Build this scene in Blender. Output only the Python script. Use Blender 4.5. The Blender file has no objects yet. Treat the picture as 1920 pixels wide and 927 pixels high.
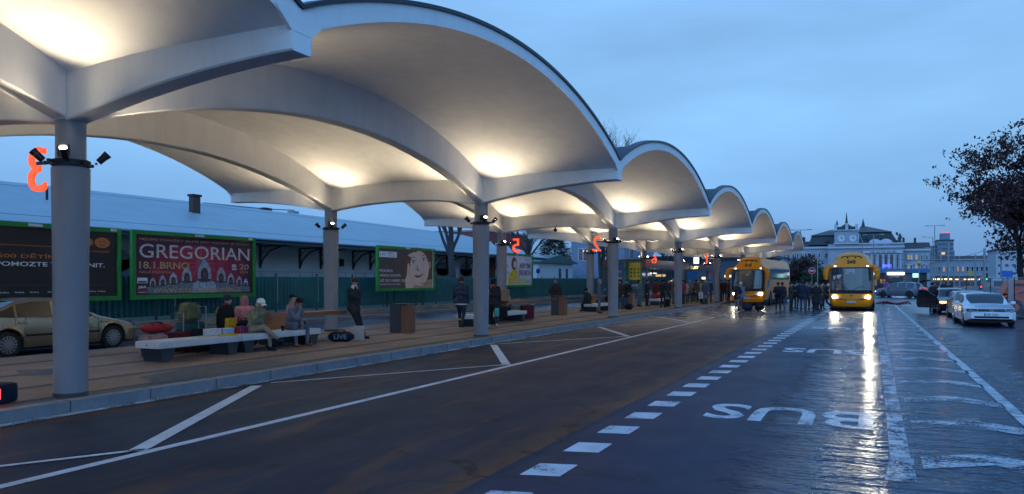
import bpy, bmesh, math, random
from mathutils import Vector, Matrix, Euler, noise
from bpy_extras import mesh_utils
PI = math.pi; R = math.radians
scene = bpy.context.scene
COL = scene.collection
K = 1.15                       # metres per working unit: every length below is multiplied by K when it is built

# ------------------------------------------------------------------ camera
cam_d = bpy.data.cameras.new('camera'); cam = bpy.data.objects.new('camera', cam_d); COL.objects.link(cam)
cam_d.sensor_width = 36; cam_d.lens = 1409.5/1920*36; cam_d.shift_y = (525.5-463.5)/1920
cam_d.clip_start = .1; cam_d.clip_end = 3000
YAW = math.atan2(671.8, 1409.5)
cam.location = (0, 0, 1.65*K); cam.rotation_euler = (PI/2, 0, YAW)
scene.camera = cam
# ------------------------------------------------------------------ light and exposure
SKY_LIGHT = 1.0
FLOOD = 390.0
scene.view_settings.view_transform = 'Standard'; scene.view_settings.look = 'None'
scene.view_settings.exposure = 0; scene.view_settings.gamma = 1
world = bpy.data.worlds.new('World'); scene.world = world; world.use_nodes = True
nt = world.node_tree; nt.nodes.clear()
out = nt.nodes.new('ShaderNodeOutputWorld'); bg = nt.nodes.new('ShaderNodeBackground'); nt.links.new(bg.outputs[0], out.inputs[0])
tc = nt.nodes.new('ShaderNodeTexCoord'); sep = nt.nodes.new('ShaderNodeSeparateXYZ'); nt.links.new(tc.outputs['Generated'], sep.inputs[0])
ramp = nt.nodes.new('ShaderNodeValToRGB'); nt.links.new(sep.outputs['Z'], ramp.inputs[0])
cr = ramp.color_ramp
cr.elements[0].position = 0.0; cr.elements[0].color = (.11, .29, .62, 1)
cr.elements[1].position = 1.0; cr.elements[1].color = (.11, .32, .80, 1)
for p, c in ((.07, (.175, .395, .76, 1)), (.2, (.26, .535, .91, 1)), (.34, (.255, .525, .92, 1)), (.52, (.16, .40, .88, 1))):
    e = cr.elements.new(p); e.color = c
mp = nt.nodes.new('ShaderNodeMapping'); mp.inputs['Scale'].default_value = (1.1, 1.1, 4.2); nt.links.new(tc.outputs['Generated'], mp.inputs[0])
nz = nt.nodes.new('ShaderNodeTexNoise'); nz.inputs['Scale'].default_value = 1.7; nz.inputs['Detail'].default_value = 6; nz.inputs['Roughness'].default_value = .52
nt.links.new(mp.outputs[0], nz.inputs['Vector'])
cm = nt.nodes.new('ShaderNodeMapRange'); cm.inputs[1].default_value = .36; cm.inputs[2].default_value = .68; cm.inputs[3].default_value = .86; cm.inputs[4].default_value = 1.13
nt.links.new(nz.outputs['Fac'], cm.inputs[0])
bk = nt.nodes.new('ShaderNodeMapRange'); bk.interpolation_type = 'SMOOTHSTEP'; nt.links.new(sep.outputs['Y'], bk.inputs[0])   # unseen sky behind the photographer, brightness added to light camera-facing surfaces
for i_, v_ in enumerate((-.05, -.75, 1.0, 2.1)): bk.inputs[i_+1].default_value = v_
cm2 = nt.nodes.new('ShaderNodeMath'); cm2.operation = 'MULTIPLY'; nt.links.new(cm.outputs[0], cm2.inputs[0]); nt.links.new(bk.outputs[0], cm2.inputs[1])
mul = nt.nodes.new('ShaderNodeVectorMath'); mul.operation = 'SCALE'; nt.links.new(ramp.outputs[0], mul.inputs[0]); nt.links.new(cm2.outputs[0], mul.inputs['Scale'])
sky = nt.nodes.new('ShaderNodeTexSky'); sky.sky_type = 'NISHITA'; sky.sun_disc = False
sky.sun_elevation = R(1.5); sky.sun_rotation = R(200); sky.ozone_density = 3
sk = nt.nodes.new('ShaderNodeVectorMath'); sk.operation = 'SCALE'; sk.inputs['Scale'].default_value = .05; nt.links.new(sky.outputs[0], sk.inputs[0])
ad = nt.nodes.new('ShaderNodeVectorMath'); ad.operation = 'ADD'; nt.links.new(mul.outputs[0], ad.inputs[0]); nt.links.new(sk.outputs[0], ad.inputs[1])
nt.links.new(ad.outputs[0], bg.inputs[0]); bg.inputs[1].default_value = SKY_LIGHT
sd = bpy.data.lights.new('sun', 'SUN'); sd.energy = .12; sd.angle = R(30); sd.color = (.4, .65, 1)
so = bpy.data.objects.new('sun', sd); COL.objects.link(so); so.rotation_euler = (R(62), 0, R(20)); so.location = (0, 0, 60)

# ------------------------------------------------------------------ helpers
def ray(px, py):
    r = (px-960)/1409.5; z = (525.5-py)/1409.5; c, s = math.cos(YAW), math.sin(YAW)
    return (r*c - s, r*s + c, z)
def at(px, py, Y):                       # point of the plane at distance Y
    d = ray(px, py); k = Y/d[1]; return (d[0]*k, Y, 1.65+d[2]*k)
def onx(px, py, X):
    d = ray(px, py); k = X/d[0]; return (X, d[1]*k, 1.65+d[2]*k)

class MB:
    def __init__(s): s.v = []; s.f = []; s.m = []; s.sm = []
    def add(s, vs, fs, m=0, smooth=False):
        o = len(s.v); s.v += [tuple(v) for v in vs]
        for f in fs: s.f.append([i+o for i in f]); s.m.append(m); s.sm.append(smooth)
    def box(s, x0, x1, y0, y1, z0, z1, m=0, M=None):
        vs = [Vector(p) for p in ((x0,y0,z0),(x1,y0,z0),(x1,y1,z0),(x0,y1,z0),(x0,y0,z1),(x1,y0,z1),(x1,y1,z1),(x0,y1,z1))]
        if M is not None: vs = [M @ v for v in vs]
        s.add(vs, [(0,3,2,1),(4,5,6,7),(0,1,5,4),(1,2,6,5),(2,3,7,6),(3,0,4,7)], m)
        return s
    def rbox(s, x0, x1, y0, y1, z0, z1, r, m=0, M=None):
        # box with rounded corners (all edges chamfered in two steps)
        bm = bmesh.new()
        bmesh.ops.create_cube(bm, size=1)
        for v in bm.verts: v.co = Vector((x0+(v.co.x+.5)*(x1-x0), y0+(v.co.y+.5)*(y1-y0), z0+(v.co.z+.5)*(z1-z0)))
        bmesh.ops.bevel(bm, geom=bm.edges[:], offset=r, segments=2, affect='EDGES', profile=.6)
        bm.verts.ensure_lookup_table()
        vs = [v.co.copy() for v in bm.verts]
        if M is not None: vs = [M @ v for v in vs]
        s.add(vs, [[v.index for v in f.verts] for f in bm.faces], m, True); bm.free(); return s
    def cyl(s, p0, p1, r0, r1=None, n=12, m=0, smooth=True, caps=True):
        r1 = r0 if r1 is None else r1
        p0 = Vector(p0); p1 = Vector(p1); d = (p1-p0)
        if d.length < 1e-9: return s
        q = d.to_track_quat('Z', 'Y'); a = []
        for p, r in ((p0, r0), (p1, r1)):
            for i in range(n):
                t = 2*PI*i/n; a.append(p + q @ Vector((r*math.cos(t), r*math.sin(t), 0)))
        s.add(a, [(i, (i+1) % n, n+(i+1) % n, n+i) for i in range(n)], m, smooth)
        if caps:
            s.add(a[:n], [list(range(n))[::-1]], m); s.add(a[n:], [list(range(n))], m)
        return s
    def tube(s, pts, r, n=6, m=0, smooth=True):
        pts = [Vector(p) for p in pts]; rs = r if isinstance(r, (list, tuple)) else [r]*len(pts)
        ring = []
        up = Vector((0, 0, 1))
        for i, p in enumerate(pts):
            d = (pts[min(i+1, len(pts)-1)] - pts[max(i-1, 0)])
            if d.length < 1e-9: d = Vector((0, 0, 1))
            d.normalize()
            a = d.cross(up)
            if a.length < .05: a = d.cross(Vector((1, 0, 0)))
            a.normalize(); b = d.cross(a)
            ring.append([p + (a*math.cos(2*PI*j/n) + b*math.sin(2*PI*j/n))*rs[i] for j in range(n)])
        vs = [v for q in ring for v in q]
        fs = [(i*n+j, i*n+(j+1) % n, (i+1)*n+(j+1) % n, (i+1)*n+j) for i in range(len(pts)-1) for j in range(n)]
        fs += [list(range(n))[::-1], [(len(pts)-1)*n+j for j in range(n)]]
        s.add(vs, fs, m, smooth); return s
    def ell(s, c, rad, m=0, M=None, nu=12, nv=8):
        c = Vector(c); vs = []
        for i in range(nv+1):
            t = PI*i/nv
            for j in range(nu):
                a = 2*PI*j/nu
                q = Vector((rad[0]*math.sin(t)*math.cos(a), rad[1]*math.sin(t)*math.sin(a), rad[2]*math.cos(t)))
                if M is not None: q = M @ q
                vs.append(c+q)
        fs = [(i*nu+j, (i+1)*nu+j, (i+1)*nu+(j+1) % nu, i*nu+(j+1) % nu) for i in range(nv) for j in range(nu)]
        s.add(vs, fs, m, True); return s
    def cap(s, p0, p1, r0, r1, m=0, n=10):        # tapered capsule
        s.cyl(p0, p1, r0, r1, n, m); s.ell(p0, (r0,)*3, m, None, n, 6); s.ell(p1, (r1,)*3, m, None, n, 6); return s
    def prism(s, poly, a0, a1, axis='x', m=0):    # polygon extruded along one axis
        f = {'x': lambda p, a: (a, p[0], p[1]), 'y': lambda p, a: (p[0], a, p[1]), 'z': lambda p, a: (p[0], p[1], a)}[axis]
        n = len(poly); vs = [f(p, a0) for p in poly] + [f(p, a1) for p in poly]
        s.add(vs, [list(range(n))[::-1], [n+i for i in range(n)]] + [(i, (i+1) % n, n+(i+1) % n, n+i) for i in range(n)], m); return s
    def lathe(s, prof, c=(0, 0, 0), n=16, m=0, M=None):   # prof: (radius, z)
        vs = []
        for r, z in prof:
            for j in range(n):
                a = 2*PI*j/n; q = Vector((r*math.cos(a), r*math.sin(a), z))
                if M is not None: q = M @ q
                vs.append(Vector(c)+q)
        k = len(prof)
        fs = [(i*n+j, i*n+(j+1) % n, (i+1)*n+(j+1) % n, (i+1)*n+j) for i in range(k-1) for j in range(n)]
        s.add(vs, fs, m, True)
        s.add(vs[:n], [list(range(n))[::-1]], m); s.add(vs[-n:], [list(range(n))], m); return s
    def grid(s, P, m=0, smooth=True, close=False):        # P[i][j] points
        a = len(P); b = len(P[0]); vs = [p for q in P for p in q]
        fs = [(i*b+j, i*b+(j+1) % b, (i+1)*b+(j+1) % b, (i+1)*b+j) for i in range(a-1) for j in range(b if close else b-1)]
        s.add(vs, fs, m, smooth); return s
    def build(s, name, mats, parent=None, sharp=38, M=None, fix=False):
        if not s.v: return None
        me = bpy.data.meshes.new(name)
        vs = s.v if M is None else [tuple(M @ Vector(v)) for v in s.v]
        me.from_pydata([(v[0]*K, v[1]*K, v[2]*K) for v in vs], [], s.f)
        mats = mats if isinstance(mats, (list, tuple)) else [mats]
        for q in mats: me.materials.append(q)
        me.polygons.foreach_set('material_index', s.m); me.polygons.foreach_set('use_smooth', s.sm)
        if fix:
            bm = bmesh.new(); bm.from_mesh(me); bmesh.ops.remove_doubles(bm, verts=bm.verts, dist=1e-4)
            bmesh.ops.recalc_face_normals(bm, faces=bm.faces); bm.to_mesh(me); bm.free()
        me.update()
        if any(s.sm): me.set_sharp_from_angle(angle=R(sharp))
        o = bpy.data.objects.new(name, me); COL.objects.link(o)
        if parent is not None: o.parent = parent
        return o

def tag(o, label, cat, group=None, kind=None):
    if label: o['label'] = label
    if cat: o['category'] = cat
    if group: o['group'] = group
    if kind: o['kind'] = kind
    return o
def thing(name, label, cat, loc=(0, 0, 0), rz=0, group=None, scale=None):
    o = bpy.data.objects.new(name, None); COL.objects.link(o)
    o.location = (loc[0]*K, loc[1]*K, loc[2]*K); o.rotation_euler = (0, 0, rz); o.empty_display_size = .2
    return tag(o, label, cat, group)
def place(o, loc, rz=0): o.location = (loc[0]*K, loc[1]*K, loc[2]*K); o.rotation_euler = (0, 0, rz); return o
def kids(o): return [c for c in COL.objects if c.parent == o]
KID = {}
def copy_tree(root, loc=None, rz=None, label=None, group=None, parent=None):
    c = root.copy(); COL.objects.link(c); c.parent = parent
    for ch in list(root.children): copy_tree(ch, parent=c)
    if loc is not None: c.location = (loc[0]*K, loc[1]*K, loc[2]*K)
    if rz is not None: c.rotation_euler = (0, 0, rz)
    if label: c['label'] = label
    if group: c['group'] = group
    return c
def struct(o): o['kind'] = 'structure'; return o

# text mesh: lies in its local XY plane, centred, of the given height; M puts it in place (working units)
def text(body, name, m, parent, M, h=1.0, w=None, ext=.01, bold=0.0, align='CENTER', shear=0):
    cu = bpy.data.curves.new(name, 'FONT'); cu.body = body; cu.align_x = 'LEFT'; cu.extrude = ext/h if h else ext
    cu.offset = bold; cu.resolution_u = 3; cu.shear = shear
    tmp = bpy.data.objects.new(name, cu); COL.objects.link(tmp)
    dg = bpy.context.evaluated_depsgraph_get(); dg.update()
    me = bpy.data.meshes.new_from_object(tmp.evaluated_get(dg)); bpy.data.objects.remove(tmp); bpy.data.curves.remove(cu)
    xs = [v.co.x for v in me.vertices]; ys = [v.co.y for v in me.vertices]
    x0, x1, y0, y1 = min(xs), max(xs), min(ys), max(ys)
    sy = h/(y1-y0); sx = (w/(x1-x0)) if w else sy
    ax = (x0+x1)/2 if align == 'CENTER' else (x0 if align == 'LEFT' else x1)
    for v in me.vertices:
        p = M @ Vector(((v.co.x-ax)*sx, (v.co.y-(y0+y1)/2)*sy, v.co.z*h)); v.co = p*K
    me.name = name; me.materials.clear(); me.materials.append(m)
    o = bpy.data.objects.new(name, me); COL.objects.link(o)
    if parent is not None: o.parent = parent
    return o
def frame(o, x, y):                       # matrix from origin, text right and text up
    x = Vector(x).normalized(); y = Vector(y).normalized(); z = x.cross(y)
    return Matrix(((x.x, y.x, z.x, o[0]), (x.y, y.y, z.y, o[1]), (x.z, y.z, z.z, o[2]), (0, 0, 0, 1)))

# ------------------------------------------------------------------ materials
MATS = {}
def nn(nt, t, **k):
    n = nt.nodes.new(t)
    for a, b in k.items():
        if isinstance(a, str) and hasattr(n, a): setattr(n, a, b)
    return n
def mat(name, col, rough=.6, metal=0.0, var=.15, scale=3.0, bump=.0, bscale=40, spec=.5, coat=0, stretch=None, emit=None, es=0, alpha=1, trans=0):
    if name in MATS: return MATS[name]
    m = bpy.data.materials.new(name); m.use_nodes = True; nt = m.node_tree; b = nt.nodes['Principled BSDF']
    b.inputs['Roughness'].default_value = rough; b.inputs['Metallic'].default_value = metal
    b.inputs['Specular IOR Level'].default_value = spec; b.inputs['Coat Weight'].default_value = coat
    b.inputs['Base Color'].default_value = (*col, 1)
    if trans: b.inputs['Transmission Weight'].default_value = trans
    if alpha < 1: b.inputs['Alpha'].default_value = alpha
    if emit: b.inputs['Emission Color'].default_value = (*emit, 1); b.inputs['Emission Strength'].default_value = es
    if var > 0 or bump > 0:
        t = nt.nodes.new('ShaderNodeTexCoord'); src = t.outputs['Object']
        if stretch:
            q = nt.nodes.new('ShaderNodeMapping'); q.inputs['Scale'].default_value = stretch; nt.links.new(src, q.inputs[0]); src = q.outputs[0]
    if var > 0:
        z = nt.nodes.new('ShaderNodeTexNoise'); z.inputs['Scale'].default_value = scale; z.inputs['Detail'].default_value = 5; z.inputs['Roughness'].default_value = .6
        nt.links.new(src, z.inputs['Vector'])
        mr = nt.nodes.new('ShaderNodeMapRange'); mr.inputs[1].default_value = .3; mr.inputs[2].default_value = .7; mr.inputs[3].default_value = 1-var; mr.inputs[4].default_value = 1+var
        nt.links.new(z.outputs['Fac'], mr.inputs[0])
        v = nt.nodes.new('ShaderNodeVectorMath'); v.operation = 'SCALE'; v.inputs[0].default_value = col; nt.links.new(mr.outputs[0], v.inputs['Scale'])
        nt.links.new(v.outputs[0], b.inputs['Base Color'])
        r2 = nt.nodes.new('ShaderNodeMapRange'); r2.inputs[1].default_value = .3; r2.inputs[2].default_value = .7
        r2.inputs[3].default_value = max(.02, rough*(1-var*.8)); r2.inputs[4].default_value = min(1, rough*(1+var*.8)); nt.links.new(z.outputs['Fac'], r2.inputs[0])
        nt.links.new(r2.outputs[0], b.inputs['Roughness'])
    if bump > 0:
        z = nt.nodes.new('ShaderNodeTexNoise'); z.inputs['Scale'].default_value = bscale; z.inputs['Detail'].default_value = 4
        nt.links.new(src, z.inputs['Vector'])
        bu = nt.nodes.new('ShaderNodeBump'); bu.inputs['Strength'].default_value = bump; bu.inputs['Distance'].default_value = .02
        nt.links.new(z.outputs['Fac'], bu.inputs['Height']); nt.links.new(bu.outputs[0], b.inputs['Normal'])
    MATS[name] = m; return m
def glow(name, col, s): return mat(name, (0, 0, 0), .5, var=0, emit=col, es=s)
def cloth(name, col, var=.22): return mat(name, col, .9, 0, var, 9, .35, 60, .2)
# ================================================================== GROUND
def math_(nt, op, a, b=None, c=None, clamp=False):
    n = nt.nodes.new('ShaderNodeMath'); n.operation = op; n.use_clamp = clamp
    for i, x in enumerate((a, b, c)):
        if x is None: continue
        if isinstance(x, (int, float)): n.inputs[i].default_value = x
        else: nt.links.new(x, n.inputs[i])
    return n.outputs[0]
def mrange(nt, x, a, b, c=0, d=1, smooth=False):
    n = nt.nodes.new('ShaderNodeMapRange')
    if smooth: n.interpolation_type = 'SMOOTHSTEP'
    nt.links.new(x, n.inputs[0])
    for i, q in enumerate((a, b, c, d)): n.inputs[i+1].default_value = q
    return n.outputs[0]
def nz_(nt, vec, sc, det=4, rough=.55, stretch=None, dist=0):
    if stretch:
        q = nt.nodes.new('ShaderNodeMapping'); q.inputs['Scale'].default_value = stretch; nt.links.new(vec, q.inputs[0]); vec = q.outputs[0]
    n = nt.nodes.new('ShaderNodeTexNoise'); n.inputs['Scale'].default_value = sc; n.inputs['Detail'].default_value = det
    n.inputs['Roughness'].default_value = rough; n.inputs['Distortion'].default_value = dist
    nt.links.new(vec, n.inputs['Vector']); return n.outputs['Fac']
def mixc(nt, f, a, b):
    n = nt.nodes.new('ShaderNodeMix'); n.data_type = 'RGBA'
    if isinstance(f, (int, float)): n.inputs[0].default_value = f
    else: nt.links.new(f, n.inputs[0])
    for i, x in ((6, a), (7, b)):
        if isinstance(x, tuple): n.inputs[i].default_value = (*x[:3], 1)
        else: nt.links.new(x, n.inputs[i])
    return n.outputs[2]
def wet_nodes(nt, pos):
    """wetness mask, roughness and bumped normal shared by asphalt and paint"""
    sp = nt.nodes.new('ShaderNodeSeparateXYZ'); nt.links.new(pos, sp.inputs[0]); X = sp.outputs['X']; Y = sp.outputs['Y']
    n1 = nz_(nt, pos, .35, 4, .6)
    n2 = nz_(nt, pos, 1.4, 5, .6, (1, .55, 1))
    # rutted wet strip between the bus lane and the hatched strip
    xx = math_(nt, 'ADD', X, math_(nt, 'MULTIPLY', math_(nt, 'SUBTRACT', n2, .5), 1.6))
    a = mrange(nt, xx, -1.5, .1, 0, 1, True); b = mrange(nt, xx, 1.8, 2.8, 1, .06, True)
    strip = math_(nt, 'MULTIPLY', a, b)
    far = mrange(nt, Y, 22, 42, 0, .75, True)
    right = mrange(nt, X, 1.6, 2.4, 0, .8, True)
    bays = mrange(nt, X, -3.4, -3.2, .0, .10)
    pud = mrange(nt, n1, .5, .62, 0, .5, True)
    w = math_(nt, 'MAXIMUM', strip, math_(nt, 'MAXIMUM', math_(nt, 'MAXIMUM', far, right), math_(nt, 'MULTIPLY', pud, bays), ))
    w = math_(nt, 'MAXIMUM', w, bays)
    fine = nz_(nt, pos, 42, 4, .75)
    # ripples run across the road
    rip = nz_(nt, pos, 1.0, 3, .5, (.8, 3.6, 1), .7)
    brk = nz_(nt, pos, 1.0, 3, .5, (4.5, 11.0, 1), .5)
    ripm = math_(nt, 'MULTIPLY', strip, mrange(nt, Y, 4, 55, 1, .75))
    big = nz_(nt, pos, 1.0, 3, .55, (.42, 1.15, 1), .6)
    bigm = math_(nt, 'MULTIPLY', strip, mrange(nt, Y, 9, 20, .25, 2.6))
    rip = math_(nt, 'ADD', rip, 0.0); h = math_(nt, 'ADD', math_(nt, 'ADD', math_(nt, 'MULTIPLY', rip, ripm), math_(nt, 'MULTIPLY', big, bigm)), math_(nt, 'MULTIPLY', brk, math_(nt, 'MULTIPLY', ripm, .42)))
    bu = nt.nodes.new('ShaderNodeBump'); bu.inputs['Strength'].default_value = 1.0; bu.inputs['Distance'].default_value = .15
    nt.links.new(h, bu.inputs['Height'])
    b2 = nt.nodes.new('ShaderNodeBump'); b2.inputs['Distance'].default_value = .007
    nt.links.new(fine, b2.inputs['Height']); nt.links.new(bu.outputs[0], b2.inputs['Normal'])
    nt.links.new(mrange(nt, w, 0, 1, .75, .2), b2.inputs['Strength'])
    rg = math_(nt, 'ADD', mrange(nt, w, 0, 1, .5, .165), math_(nt, 'MULTIPLY', math_(nt, 'SUBTRACT', n2, .5), .25))
    return w, math_(nt, 'MAXIMUM', rg, .07), b2.outputs[0], X, Y, n1, n2
def asphalt():
    m = bpy.data.materials.new('wet_asphalt'); m.use_nodes = True; nt = m.node_tree; b = nt.nodes['Principled BSDF']
    t = nt.nodes.new('ShaderNodeNewGeometry'); pos = t.outputs['Position']
    w, rg, nrm, X, Y, n1, n2 = wet_nodes(nt, pos)
    # tan dust on the older surface by the platform, with streaks along the lane
    st = nz_(nt, pos, 1.0, 6, .62, (1.5, .22, 1), .8)
    dust = mrange(nt, st, .50, .66, 0, 1, True)
    xe = math_(nt, 'ADD', X, math_(nt, 'MULTIPLY', math_(nt, 'SUBTRACT', n1, .5), .12))
    left = mrange(nt, xe, -3.36, -3.30, 1, 0)
    edge = math_(nt, 'MULTIPLY', math_(nt, 'MULTIPLY', mrange(nt, xe, -4.1, -3.33, 0, 1), mrange(nt, nz_(nt, pos, 2.0, 5, .6, (1, .3, 1)), .35, .6, .25, 1)), left)
    gr = nz_(nt, pos, 120, 2, .7)
    grain = mrange(nt, gr, .3, .7, .55, 1.5)
    sp_ = nz_(nt, pos, 9, 6, .7)
    patch = mrange(nt, nz_(nt, pos, .6, 5, .6, (1, .5, 1)), .35, .65, .8, 1.22)
    base = mixc(nt, left, (.007, .020, .050), (.019, .023, .038))
    dm = math_(nt, 'MULTIPLY', math_(nt, 'MAXIMUM', math_(nt, 'MULTIPLY', dust, .45), edge), left)
    base = mixc(nt, dm, base, (.15, .066, .022))
    v = nt.nodes.new('ShaderNodeVectorMath'); v.operation = 'SCALE'; nt.links.new(base, v.inputs[0])
    nt.links.new(math_(nt, 'MULTIPLY', grain, patch), v.inputs['Scale'])
    # sparse light specks of litter and worn stones
    vo = nt.nodes.new('ShaderNodeTexVoronoi'); vo.feature = 'DISTANCE_TO_EDGE'; vo.inputs['Scale'].default_value = .21
    wp = nt.nodes.new('ShaderNodeTexNoise'); wp.inputs['Scale'].default_value = 1.6; wp.inputs['Detail'].default_value = 6; nt.links.new(pos, wp.inputs['Vector'])
    av = nt.nodes.new('ShaderNodeVectorMath'); av.operation = 'MULTIPLY_ADD'; nt.links.new(wp.outputs['Color'], av.inputs[0]); av.inputs[1].default_value = (1.1, 1.1, 0); nt.links.new(pos, av.inputs[2]); nt.links.new(av.outputs[0], vo.inputs['Vector'])
    crack = math_(nt, 'MULTIPLY', mrange(nt, vo.outputs['Distance'], .0015, .006, 1, 0), mrange(nt, n1, .45, .55, 0, .8))
    oil = mrange(nt, nz_(nt, pos, 1.9, 3, .5), .63, .72, 0, .6)
    dk_ = nt.nodes.new('ShaderNodeVectorMath'); dk_.operation = 'SCALE'; nt.links.new(v.outputs[0], dk_.inputs[0]); nt.links.new(math_(nt, 'SUBTRACT', 1, math_(nt, 'MAXIMUM', crack, oil)), dk_.inputs['Scale']); v = dk_
    spk = mrange(nt, sp_, .74, .78, 0, .5)
    c2 = mixc(nt, spk, v.outputs[0], (.16, .17, .18))
    nt.links.new(c2, b.inputs['Base Color']); nt.links.new(rg, b.inputs['Roughness']); nt.links.new(nrm, b.inputs['Normal'])
    nt.links.new(mrange(nt, w, .05, .8, .07, 1.0), b.inputs['Specular IOR Level']); nt.links.new(mixc(nt, mrange(nt, w, .3, .9), (.45, .75, 1), (.62, .86, 1)), b.inputs['Specular Tint'])  # blue put into the specular tint so the reflected sky looks bluer
    return m
def paint(name='road_paint', worn=.5, col=(.62, .64, .66)):
    m = bpy.data.materials.new(name); m.use_nodes = True; nt = m.node_tree; b = nt.nodes['Principled BSDF']; o = nt.nodes['Material Output']
    t = nt.nodes.new('ShaderNodeNewGeometry'); pos = t.outputs['Position']
    w, rg, nrm, X, Y, n1, n2 = wet_nodes(nt, pos)
    g1 = nz_(nt, pos, 26, 5, .75); g2 = nz_(nt, pos, 2.2, 4, .6)
    k = math_(nt, 'ADD', g1, math_(nt, 'MULTIPLY', math_(nt, 'SUBTRACT', g2, .5), .8))
    keep = mrange(nt, k, worn-.19, worn-.12, 0, 1)
    v = nt.nodes.new('ShaderNodeVectorMath'); v.operation = 'SCALE'; v.inputs[0].default_value = col
    nt.links.new(mrange(nt, g2, .3, .7, .72, 1.1), v.inputs['Scale'])
    nt.links.new(v.outputs[0], b.inputs['Base Color']); nt.links.new(rg, b.inputs['Roughness']); nt.links.new(nrm, b.inputs['Normal'])
    tr = nt.nodes.new('ShaderNodeBsdfTransparent'); mx = nt.nodes.new('ShaderNodeMixShader')
    nt.links.new(keep, mx.inputs[0]); nt.links.new(tr.outputs[0], mx.inputs[1]); nt.links.new(b.outputs[0], mx.inputs[2]); nt.links.new(mx.outputs[0], o.inputs[0])
    return m
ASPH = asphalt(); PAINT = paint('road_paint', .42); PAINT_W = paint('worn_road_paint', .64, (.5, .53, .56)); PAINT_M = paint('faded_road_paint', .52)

g = MB(); g.add([(-900, -300, 0), (900, -300, 0), (900, 1500, 0), (-900, 1500, 0)], [(0, 1, 2, 3)])
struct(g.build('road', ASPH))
def flat(mb, pts, z=.0045): mb.add([(p[0], p[1], z) for p in pts], [list(range(len(pts)))])
def line(mb, a, b, w, z=.0045):
    a = Vector((*a, 0)); b = Vector((*b, 0)); d = (b-a).normalized(); n = Vector((-d.y, d.x, 0))*w/2
    flat(mb, [a-n, b-n, b+n, a+n], z)
# stop-bay line and zigzags along the platform
m = MB(); line(m, (-6.27, -6), (-6.2, 66), .12); struct(m.build('lane_line', PAINT))
m = MB()
for k in range(-1, 8):
    y = 4.95+8.15*k
    line(m, (-6.36, y), (-8.62, y+3.9), .17, .0085); line(m, (-8.66, y+4.25), (-6.36, y+8.25), .075, .0085)
struct(m.build('zigzag_marking', PAINT))
m = MB()
for k in range(-3, 46):
    y = 5.8+.97*k; x = -2.68+.011*max(0, y-6)
    flat(m, [(x, y-.03), (x+.33, y+.06), (x+.33, y+.5), (x, y+.41)])
struct(m.build('dashed_line', PAINT_M))
m = MB(); line(m, (.25, 6.95), (.40, 60), .17); flat(m, [(.11, 6.9), (.34, 6.9), (.36, 7.9), (.17, 7.9)], .009); struct(m.build('centre_line', PAINT_W))
m = MB(); line(m, (1.66, 3), (1.42, 62), .14); struct(m.build('edge_line', PAINT_M))
m = MB()
for k in range(0, 20):
    y = 5.9+1.98*k; pk = 1.0
    for a, b in (((.42, y-.42), (pk, y)), ((pk, y), (1.58, y-.42))):
        flat(m, [a, b, (b[0], b[1]+.5), (a[0], a[1]+.5)])
struct(m.build('chevron_marking', PAINT_W))
for yc in (9.72, 18.85, 28.0, 37.2):
    t_ = text('BUS', 'bus_lettering', PAINT_M, None, frame((-.92, yc, .0046), (-1, 0, 0), (0, -1, 0)), h=1.15, w=1.9, ext=.0001, bold=.018)
    struct(t_)
m = MB()
for i in range(7): flat(m, [(.9+i*.95, 54.6), (1.42+i*.95, 54.6), (1.42+i*.95, 57.2), (.9+i*.95, 57.2)])
struct(m.build('pedestrian_crossing', PAINT_M))
# drainage channel across the right-hand bays
m = MB(); m.add([(1.75, 29.2, .005), (9, 29.2, .005), (9, 29.55, .005), (1.75, 29.55, .005)], [(0, 1, 2, 3)])
struct(m.build('drain_channel', mat('drain_iron', (.012, .013, .016), .5, 0, .3, 12)))

# ------------------------------------------------------------------ platform
def pavers():
    m = bpy.data.materials.new('platform_pavers'); m.use_nodes = True; nt = m.node_tree; b = nt.nodes['Principled BSDF']
    t = nt.nodes.new('ShaderNodeNewGeometry'); pos = t.outputs['Position']
    br = nt.nodes.new('ShaderNodeTexBrick'); br.inputs['Scale'].default_value = 1; br.inputs['Brick Width'].default_value = .24; br.inputs['Row Height'].default_value = .12
    br.inputs['Mortar Size'].default_value = .005; br.inputs['Mortar Smooth'].default_value = .3
    br.inputs['Color1'].default_value = (.215, .155, .12, 1); br.inputs['Color2'].default_value = (.19, .14, .108, 1); br.inputs['Mortar'].default_value = (.05, .04, .035, 1)
    nt.links.new(pos, br.inputs['Vector'])
    sp = nt.nodes.new('ShaderNodeSeparateXYZ'); nt.links.new(pos, sp.inputs[0]); X = sp.outputs['X']; Y = sp.outputs['Y']
    def band(x0, x1):
        a = mrange(nt, X, x0-.01, x0+.01); c = mrange(nt, X, x1-.01, x1+.01, 1, 0); return math_(nt, 'MULTIPLY', a, c)
    s = None
    for x0, x1 in ((-10.95, -10.7), (-12.32, -12.06), (-14.1, -13.85), (-15.95, -15.7)):
        q = band(x0, x1); s = q if s is None else math_(nt, 'MAXIMUM', s, q)
    n = nz_(nt, pos, .8, 5, .6); n2 = nz_(nt, pos, .33, 3, .5)
    c = mixc(nt, s, br.outputs['Color'], (.038, .036, .04))
    v = nt.nodes.new('ShaderNodeVectorMath'); v.operation = 'SCALE'; nt.links.new(c, v.inputs[0]); nt.links.new(mrange(nt, n, .3, .7, .75, 1.2), v.inputs['Scale'])
    nt.links.new(v.outputs[0], b.inputs['Base Color'])
    nt.links.new(mrange(nt, n2, .4, .62, .85, .62), b.inputs['Roughness'])
    bu = nt.nodes.new('ShaderNodeBump'); bu.inputs['Strength'].default_value = .35; bu.inputs['Distance'].default_value = .004; nt.links.new(br.outputs['Fac'], bu.inputs['Height']); bu.invert = True
    nt.links.new(bu.outputs[0], b.inputs['Normal'])
    return m
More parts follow.
